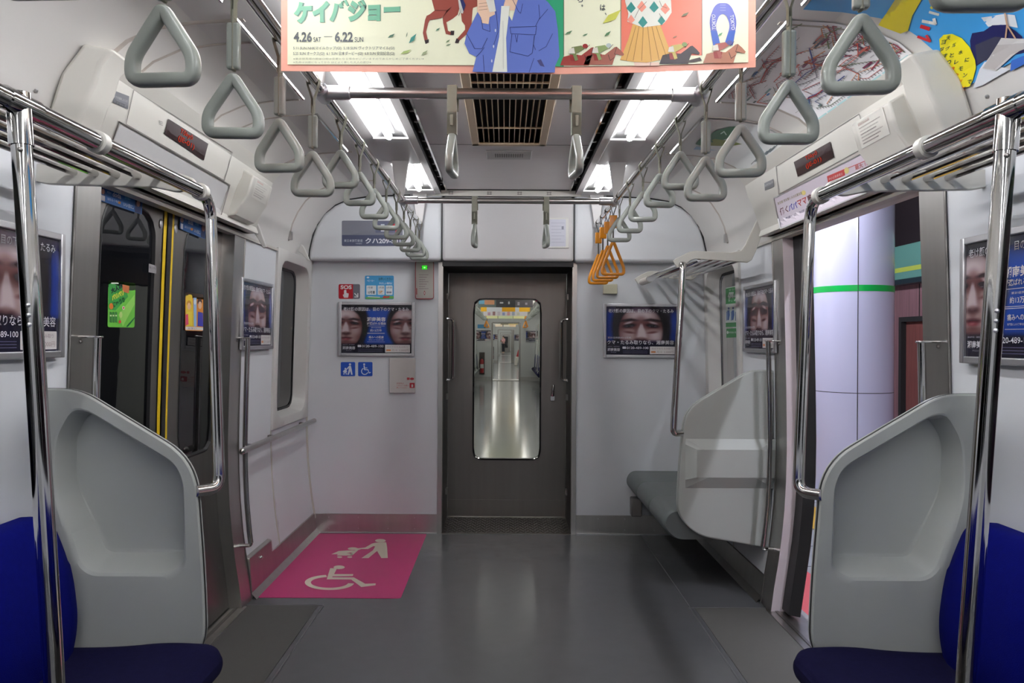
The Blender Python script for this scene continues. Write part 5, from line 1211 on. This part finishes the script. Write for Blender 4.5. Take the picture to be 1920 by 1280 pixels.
# ------------------------------------------------------------------ wheelchair space marked on the floor
t = thing('floor_marking', 'pink marked wheelchair and pram space on the floor by the left end wall', 'floor marking', (-.9, 4.53, 0))
m = MB(); P = rpoly([(-1.262, 3.885), (-.535, 3.885), (-.535, 5.17), (-1.262, 5.17)], .02, 4); m.prism([(x, y, .0004) for x, y in P], [(x, y, .0016) for x, y in P], PINK, capA=False); m.build('pink_sheet', t)
A = Art(on_z(.0018)); c5 = lambda P: [(400+.3281*a, 740+.3281*b) for a, b in P]
A.e(400+.3281*955, 740+.3281*833, 10, 3.3, CREAM, 1); A.p(c5([(925, 845), (988, 842), (993, 870), (997, 932), (960, 933), (936, 892), (886, 933), (846, 933), (912, 888), (925, 866), (915, 864), (884, 881), (846, 881), (828, 887), (795, 917), (780, 910), (822, 877), (868, 872), (905, 850)]), CREAM, 1)
A.e(400+.3281*797, 740+.3281*879, 9.5, 2.6, CREAM, 2); A.p(c5([(674, 911), (716, 892), (770, 889), (812, 889), (795, 900), (760, 903), (800, 908), (792, 918), (705, 918), (712, 910)]), CREAM, 1)
for a in (722, 779): A.e(400+.3281*a, 740+.3281*927, 4.8, 1.7, CREAM, 2)
A.e(400+.3281*719, 740+.3281*985, 10.6, 3.5, CREAM, 1); A.p(c5([(668, 990), (706, 992), (690, 1024), (800, 1024), (797, 1035), (682, 1037), (678, 1042), (803, 1043), (868, 1079), (928, 1077), (927, 1088), (846, 1098), (788, 1055), (648, 1054)]), CREAM, 1)
A.ring(400+.3281*664, 740+.3281*1072, 46.5, 14.2, 11.5, 4.2, CREAM, 2, 8, 262)
A.build('pictograms', t)
# ================================================================== the cars ahead, seen through the gangway door
NW = mat('next_wall', rgb(206, 208, 206), .42); NF = mat('next_floor', rgb(132, 134, 136), .14); NL = emit('next_tube', (1, .98, .92), TUBE_NEXT)
CARS = [(6.45, 24.3), (25.3, 43.1), (44.1, 61.9), (62.9, 79.5)]
for ci, (a, b) in enumerate(CARS):
    m = MB(); m.quad((-1.3, a, 0), (1.3, a, 0), (1.3, b, 0), (-1.3, b, 0), NF); struct(m.build('floor'))
    m = MB(); m.strip([(.30, 2.30), (-.30, 2.30)], a, b, CEIL)
    for s_ in (-1, 1): m.strip([(.30, 2.30), (.45, 2.275), (.66, 2.27), (1.06, 2.24)], a, b, TROUGH, s_)
    struct(m.build('ceiling'))
    for s_, nm in ((-1, 'wall_left'), (1, 'wall_right')):
        m = MB(); m.strip([(1.285, 0), (1.34, .4), (1.355, .8), (1.33, 1.82), (1.30, 2.0), (1.22, 2.14), (1.06, 2.24)], a, b, NW, s_); struct(m.build(nm))
        m = MB(); t = thing('ceiling_lamp', f'lamp row on the {"left" if s_ < 0 else "right"} ceiling of the {["next car", "second car ahead", "third car ahead", "fourth car ahead"][ci]}', 'lamp', (s_*.56, (a+b)/2, 2.2), 'lamp rows of the cars ahead')
        m.box(min(s_*.49, s_*.63), max(s_*.49, s_*.63), a+.5, b-.5, 2.24, 2.27, TROUGH); m.build('reflector', t)
        m = MB(); m.tube([(s_*.56, a+.6, 2.215), (s_*.56, b-.6, 2.215)], .018, NL, 8); m.build('tube', t)
        t = thing('strap_rail', f'overhead rail on the {"left" if s_ < 0 else "right"} of the {["next car", "second car ahead", "third car ahead", "fourth car ahead"][ci]}', 'rail', (s_*.58, (a+b)/2, RZ), 'rails of the cars ahead')
        m = MB(); m.tube([(s_*.58, a+.1, RZ), (s_*.58, b-.1, RZ)], .0165, CHROME, 8); m.build('rail_tube', t)
        for y in (b-.1, b-4, b-8): m = MB(); m.box(min(s_*.555, s_*.605), max(s_*.555, s_*.605), y-.01, y+.01, RZ, 2.27, TROUGH); m.build('hanger_plate', t)
    # end bulkhead with its doorway, dark frame
    m = MB(); hw, hz = .43, 1.84
    for y in ((b,) if ci < 3 else (b,)):
        m.quad((-1.36, y, 0), (-hw, y, 0), (-hw, y, 2.31), (-1.36, y, 2.31), NW); m.quad((hw, y, 0), (1.36, y, 0), (1.36, y, 2.31), (hw, y, 2.31), NW); m.quad((-hw, y, hz), (hw, y, hz), (hw, y, 2.31), (-hw, y, 2.31), NW)
        m.box(-1.3, -hw, y-.01, y, .0, .13, STEEL); m.box(hw, 1.3, y-.01, y, 0, .13, STEEL)
    struct(m.build('wall_end'))
    m = MB()
    for s_ in (-1, 1): m.box(min(s_*(hw-.01), s_*(hw+.03)), max(s_*(hw-.01), s_*(hw+.03)), b-.02, b+1.0, 0, hz, STEELD)
    m.box(-hw, hw, b-.02, b+1, hz-.01, hz+.02, STEELD); m.box(-hw, hw, b-.02, b+1.0, -.03, .012, STEELD); struct(m.build('trim_12'))
    m = MB(); m.quad((-1.36, a, -.05), (-.437, a, -.05), (-.437, a, 2.31), (-1.36, a, 2.31), NW); m.quad((.437, a, -.05), (1.36, a, -.05), (1.36, a, 2.31), (.437, a, 2.31), NW); m.quad((-.437, a, 1.83), (.437, a, 1.83), (.437, a, 2.31), (-.437, a, 2.31), NW)
    struct(m.build('wall_end'))
gd2 = thing('door_4', None, None, (0, 79.5, 0)); gd2['kind'] = 'structure'
m = MB(); m.box(-.43, .43, 79.46, 79.5, 0, .45, STEELD); m.box(-.43, -.22, 79.46, 79.5, .45, 1.84, STEELD); m.box(.22, .43, 79.46, 79.5, .45, 1.84, STEELD); m.box(-.22, .22, 79.46, 79.5, 1.6, 1.84, STEELD); m.build('leaf', gd2)
m = MB(); m.quad((-.22, 79.48, .45), (.22, 79.48, .45), (.22, 79.48, 1.6), (-.22, 79.48, 1.6), GLASSD); m.build('pane', gd2)
m = MB(); m.box(-1.4, 1.4, 82, 82.1, -.1, 2.4, STEELD); struct(m.build('wall_back'))
# a door left ajar at the right of the second gangway
m = MB(); m.box(.30, .43, 43.0, 43.04, .01, 1.83, STEELD); struct(m.build('door_5'))

# hanging adverts of the cars ahead
def hang(y, z0, w_, cols, lb, top=2.30, cx=-.02, strip_top=None):
    t = thing('hanging_advert', lb, 'advert', (cx, y, z0), 'hanging adverts of the cars ahead'); m = MB(); x = cx-w_/2
    for f0, f1, c_ in cols: m.box(x+w_*f0, x+w_*f1, y, y+.002, z0, top, ink(c_))
    m.build('paper_sheet', t)
    if strip_top:
        m = MB()
        for f0, f1, g0, g1, c_ in strip_top: m.box(x+w_*f0, x+w_*f1, y-.002, y-.0005, z0+g0, z0+g1, ink(c_))
        m.build('printed_picture', t)
hang(14.4, 1.914, 1.03, [(0, .33, (84, 96, 92)), (.33, .68, (34, 30, 34)), (.68, 1, (84, 78, 82))], 'dark hanging advert in the next car, nearest of its row', strip_top=[(.02, .12, .06, .16, (90, 150, 180)), (.12, .3, .05, .14, (190, 130, 90)), (.4, .46, .07, .1, (180, 180, 180)), (.55, .58, .06, .11, (160, 160, 160)), (.72, .76, .04, .10, (160, 150, 160)), (.86, .9, .05, .09, (160, 150, 160))])
hang(16.1, 1.895, 1.03, [(0, .12, (244, 186, 20)), (.12, .43, (206, 208, 214)), (.43, .70, (240, 176, 30)), (.70, .78, (206, 206, 210)), (.78, 1, (246, 186, 24))], 'yellow and white hanging advert in the next car')
hang(17.9, 1.861, 1.03, [(0, 1, (208, 202, 206))], 'pale pinkish hanging advert in the next car below the yellow one', strip_top=[(.1+.11*i, .16+.11*i, .01, .08+.02*(i % 3), R_) for i, R_ in enumerate([(176, 130, 150), (150, 110, 110), (190, 180, 190), (140, 150, 190), (200, 150, 150), (150, 160, 180), (190, 190, 170)])])
hang(20.9, 1.88, 1.03, [(0, .29, (222, 222, 160)), (.29, .31, (150, 150, 120)), (.31, .69, (214, 222, 170)), (.69, .71, (150, 150, 120)), (.71, 1, (230, 226, 160))], 'pale yellow hanging advert at the far end of the next car')
hang(31.5, 1.92, 1.0, [(0, .3, (230, 226, 210)), (.3, .62, (120, 104, 60)), (.62, 1, (220, 196, 120))], 'cream hanging advert in the second car ahead, nearer one')
hang(37.5, 1.93, 1.0, [(0, .35, (226, 206, 180)), (.35, .4, (120, 120, 120)), (.4, .7, (226, 218, 200)), (.7, 1, (230, 200, 160))], 'cream hanging advert in the second car ahead, farther one')
hang(52, 1.92, 1.0, [(0, 1, (230, 226, 210))], 'cream hanging advert in the third car ahead')
# framed adverts, extinguisher niches, poles and seats of the next cars
dup(p2, (-.72, 24.29, 1.43), 0, 'small framed face advert on the left end wall of the next car', GA); dup(p1, (.87, 24.29, 1.42), 0, 'small framed face advert on the right end wall of the next car', GA)
dup(p2, (-.70, 43.09, 1.43), 0, 'tiny framed advert on the left end wall of the second car ahead', GA); dup(p1, (.72, 43.09, 1.42), 0, 'tiny framed advert on the right end wall of the second car ahead', GA)
EXR = mat('extinguisher_red', rgb(176, 30, 34), .35)
for k, (y, lb) in enumerate(((24.28, 'in the left end wall of the next car'), (43.08, 'in the left end wall of the second car ahead'))):
    t = thing('fire_extinguisher', f'red fire extinguisher with white label {lb}', 'fire extinguisher', (-.755, y-.06, .24), 'fire extinguishers')
    m = MB(); m.tube([(-.755, y-.06, .25), (-.755, y-.06, .26), (-.755, y-.06, .62), (-.755, y-.06, .67), (-.755, y-.06, .70)], [.05, .06, .06, .045, .02], EXR, 16); m.build('cylinder', t)
    m = MB(); m.tube([(-.755, y-.06, .40), (-.755, y-.06, .53)], .0615, mat('label_white', rgb(206, 206, 200), .5), 16, cap=False); m.build('label', t)
    m = MB(); m.box(-.77, -.74, y-.1, y-.03, .70, .75, DARK); m.build('valve', t)
    m = MB(); m.tube(fillet([(-.755, y-.06, .72), (-.69, y-.06, .72), (-.69, y-.06, .45)], .03), .008, BLACK, 8); m.build('hose', t)
    m = MB(); m.box(-.84, -.67, y-.005, y+.005, .20, .90, mat('niche_brown', (.05, .036, .025), .5)); tag(m.build('wall_niche'), f'dark niche behind the extinguisher {lb}', 'niche', 'extinguisher niches')
for s_, side in ((-1, 'left'), (1, 'right')):
    t = thing('bench_seat', f'dark blue bench at the far end of the next car on the {side}', 'seat', (s_*1.05, 22.8, .2), 'benches of the cars ahead')
    m = MB(); pr = [(1.33, .42), (.86, .45), (.80, .40), (.84, .33), (1.33, .33)]; m.prism([(s_*x, 19.8, z) for x, z in pr], [(s_*x, 24.15, z) for x, z in pr], NAVY if s_ > 0 else SEATG); m.build('cushion', t, bevel=.02)
    m = MB(); m.box(min(s_*1.2, s_*1.34), max(s_*1.2, s_*1.34), 19.8, 24.15, .45, .85, BLUE if s_ > 0 else SEATG); m.build('backrest', t, bevel=.03)
    for k, y in enumerate((20.2, 21.1, 22.6)):
        m = MB(); m.tube([(s_*.90, y, 1.74), (s_*.84, y, .40)], .017, CHROME, 8); tag(m.build('grab_pole'), f'thin chrome pole on the {side} of the next car, {["nearest", "middle", "farthest"][k]} of three', 'pole', 'poles of the next car')
G3 = 'grey strap handles of the next car'; G4 = 'orange strap handles of the next car'
for s_, side in ((-1, 'left'), (1, 'right')):
    for k in range(10): dup(s_short, (s_*.58, 13.6+.8*k, RZ), 0, f'tiny grey hanging strap on the {side} side of the next car', G3+' '+side)
    for k in range(4): dup(s_or, (s_*.58, 22.4+.45*k, RZ), 0, f'tiny orange hanging strap at the far end of the next car on the {side}', G4+' '+side)
base = kids(s_short)
# striped blue notice over the left advert of the next car
m = MB(); m.box(-.90, -.65, 24.285, 24.295, 1.66, 1.78, ink((60, 140, 190))); tag(m.build('notice_sign'), 'blue notice high on the left end wall of the next car', 'sign')
# red and white bag standing two cars ahead
t = thing('tall_bag', 'tall white bag with a red top standing at the right in the second car ahead', 'bag', (.60, 38.5, 0))
m = MB(); m.prism(*[[(x, y, z) for x, y in ((.42, 38.4), (.58, 38.4), (.58, 38.6), (.42, 38.6))] if z < .1 else [(x, y, z) for x, y in ((.50, 38.42), (.66, 38.42), (.66, 38.58), (.50, 38.58))] for z in (.0, .45)], ink((206, 200, 190))); m.build('bag_body', t, bevel=.03)
m = MB(); m.prism([(.52, 38.44, .44), (.66, 38.44, .44), (.66, 38.56, .44), (.52, 38.56, .44)], [(.62, 38.46, .80), (.68, 38.46, .80), (.68, 38.54, .80), (.62, 38.54, .80)], ink((170, 40, 44))); m.build('red_flap', t, bevel=.02)

# ------------------------------------------------------------------ the passenger far ahead
def skinned(name, joints, bones, mt, parent, sub=2):
    """joints: name -> (x, y, z, radius); one continuous surface grown round the bones"""
    ks = list(joints); me = bpy.data.meshes.new(name); me.from_pydata([joints[k][:3] for k in ks], [(ks.index(a), ks.index(b)) for a, b in bones], []); me.materials.append(mt)
    o = bpy.data.objects.new(name, me); COL.objects.link(o); o.parent = parent
    s = o.modifiers.new('skin', 'SKIN'); s.use_smooth_shade = True
    lay = me.skin_vertices[0] if me.skin_vertices else None
    if lay is None:
        bpy.context.view_layer.objects.active = o; bpy.ops.mesh.customdata_skin_add(); lay = me.skin_vertices[0]
    for i, k in enumerate(ks):
        r = joints[k][3]; lay.data[i].radius = r if isinstance(r, tuple) else (r, r); lay.data[i].use_root = (i == 0)
    v = o.modifiers.new('sub', 'SUBSURF'); v.levels = sub; v.render_levels = sub; return o
PY_ = 74.0
t = thing('person', 'person in a pink top and dark trousers standing far ahead, looking down at a phone', 'person', (-.22, PY_, 0), rz=math.radians(-50))
SKM = mat('skin', rgb(206, 160, 136), .5)
J = {'pelvis': (0, 0, .90, (.13, .10)), 'waist': (0, 0, 1.04, (.115, .085)), 'chest': (0, .0, 1.22, (.145, .10)), 'collar': (0, .005, 1.36, (.10, .07)), 'neck': (0, -.01, 1.44, .05), 'head': (0, -.03, 1.53, (.075, .09)), 'crown': (0, -.035, 1.61, (.065, .08))}
B = [('pelvis', 'waist'), ('waist', 'chest'), ('chest', 'collar'), ('collar', 'neck'), ('neck', 'head'), ('head', 'crown')]
for s_, q in ((-1, 'l'), (1, 'r')):
    J.update({q+'sh': (s_*.17, .01, 1.34, .058), q+'el': (s_*.21, -.02, 1.08, .042), q+'wr': (s_*.09 if s_ > 0 else s_*.16, -.24, 1.14, .027), q+'pa': (s_*.07 if s_ > 0 else s_*.13, -.31, 1.16, (.034, .018)),
              q+'hip': (s_*.085, 0, .84, .085), q+'kn': (s_*.095, -.01, .47, .058), q+'an': (s_*.10, .02, .09, .038), q+'to': (s_*.11, -.12, .03, (.042, .025))})
    B += [('collar', q+'sh'), (q+'sh', q+'el'), (q+'el', q+'wr'), (q+'wr', q+'pa'), ('pelvis', q+'hip'), (q+'hip', q+'kn'), (q+'kn', q+'an'), (q+'an', q+'to')]
    x, y, z, _ = J[q+'pa']
    for k, (dx, L) in enumerate(((-.026, .065), (-.009, .075), (.009, .07), (.025, .055))):
        J[f'{q}f{k}'] = (x+dx, y-.035, z+.006, .009); J[f'{q}g{k}'] = (x+dx*.9, y-.035-L*.6, z-.012, .008); B += [(q+'pa', f'{q}f{k}'), (f'{q}f{k}', f'{q}g{k}')]
    J[q+'t0'] = (x-s_*.035, y+.01, z+.012, .010); J[q+'t1'] = (x-s_*.045, y-.035, z+.018, .009); B += [(q+'pa', q+'t0'), (q+'t0', q+'t1')]
skinned('body', J, B, SKM, t)
def cloth(name, keys, grow, mt, extra={}):
    JJ = {k: (*J[k][:3], tuple(r+grow for r in (J[k][3] if isinstance(J[k][3], tuple) else (J[k][3],)*2))) for k in keys}; JJ.update(extra)
    return skinned(name, JJ, [b for b in B if b[0] in JJ and b[1] in JJ]+[(k, e[4]) for k, e in ()], mt, t)
cloth('top', ['chest', 'waist', 'collar', 'lsh', 'rsh', 'lel', 'rel', 'pelvis'], .016, mat('top_pink', rgb(206, 150, 156), .8))
cloth('trousers', ['pelvis', 'lhip', 'rhip', 'lkn', 'rkn', 'lan', 'ran'], .017, mat('trousers_dark', rgb(34, 34, 44), .8))
m = MB(); HRM = mat('hair_dark', rgb(40, 30, 30), .5); m.ball((0, -.012, 1.585), (.086, .098, .095), HRM, 16, 10); m.ball((0, .045, 1.50), (.075, .05, .11), HRM, 12, 8); m.build('hair', t, local=True)
m = MB()
for s_ in (-1, 1): m.ball((s_*.032, -.112, 1.548), (.012, .006, .007), mat('eye_dark', rgb(30, 22, 22), .3), 8, 6); m.ball((s_*.085, -.03, 1.54), (.012, .02, .03), SKM, 8, 6)
m.ball((0, -.128, 1.522), (.012, .016, .022), SKM, 8, 6); m.ball((0, -.115, 1.488), (.022, .008, .007), mat('lips', rgb(170, 90, 88), .5), 8, 5); m.build('face', t, local=True)
m = MB(); m.box(.035, .11, -.37, -.355, 1.11, 1.25, DARK); o = tag(m.build('phone'), 'dark phone held by the person far ahead', 'phone'); 
rot = Matrix.Rotation(math.radians(-50), 4, 'Z'); c0 = Vector((.0725, -.3625, 0)); v_ = rot @ c0; o.location = (-.22+v_.x, PY_+v_.y, 1.11); o.rotation_euler.z = math.radians(-50)
m = MB(); m.ball((0, 0, .26), (.15, .075, .2), mat('bag_black', rgb(24, 24, 30), .7), 14, 10); m.tube([(-.1, 0, .42), (-.05, 0, .52), (.05, 0, .52), (.1, 0, .42)], .012, BLACK, 8)
o = tag(m.build('shoulder_bag'), 'dark bag hanging at the side of the person far ahead', 'bag'); o.location = (.06, PY_+.10, .66)
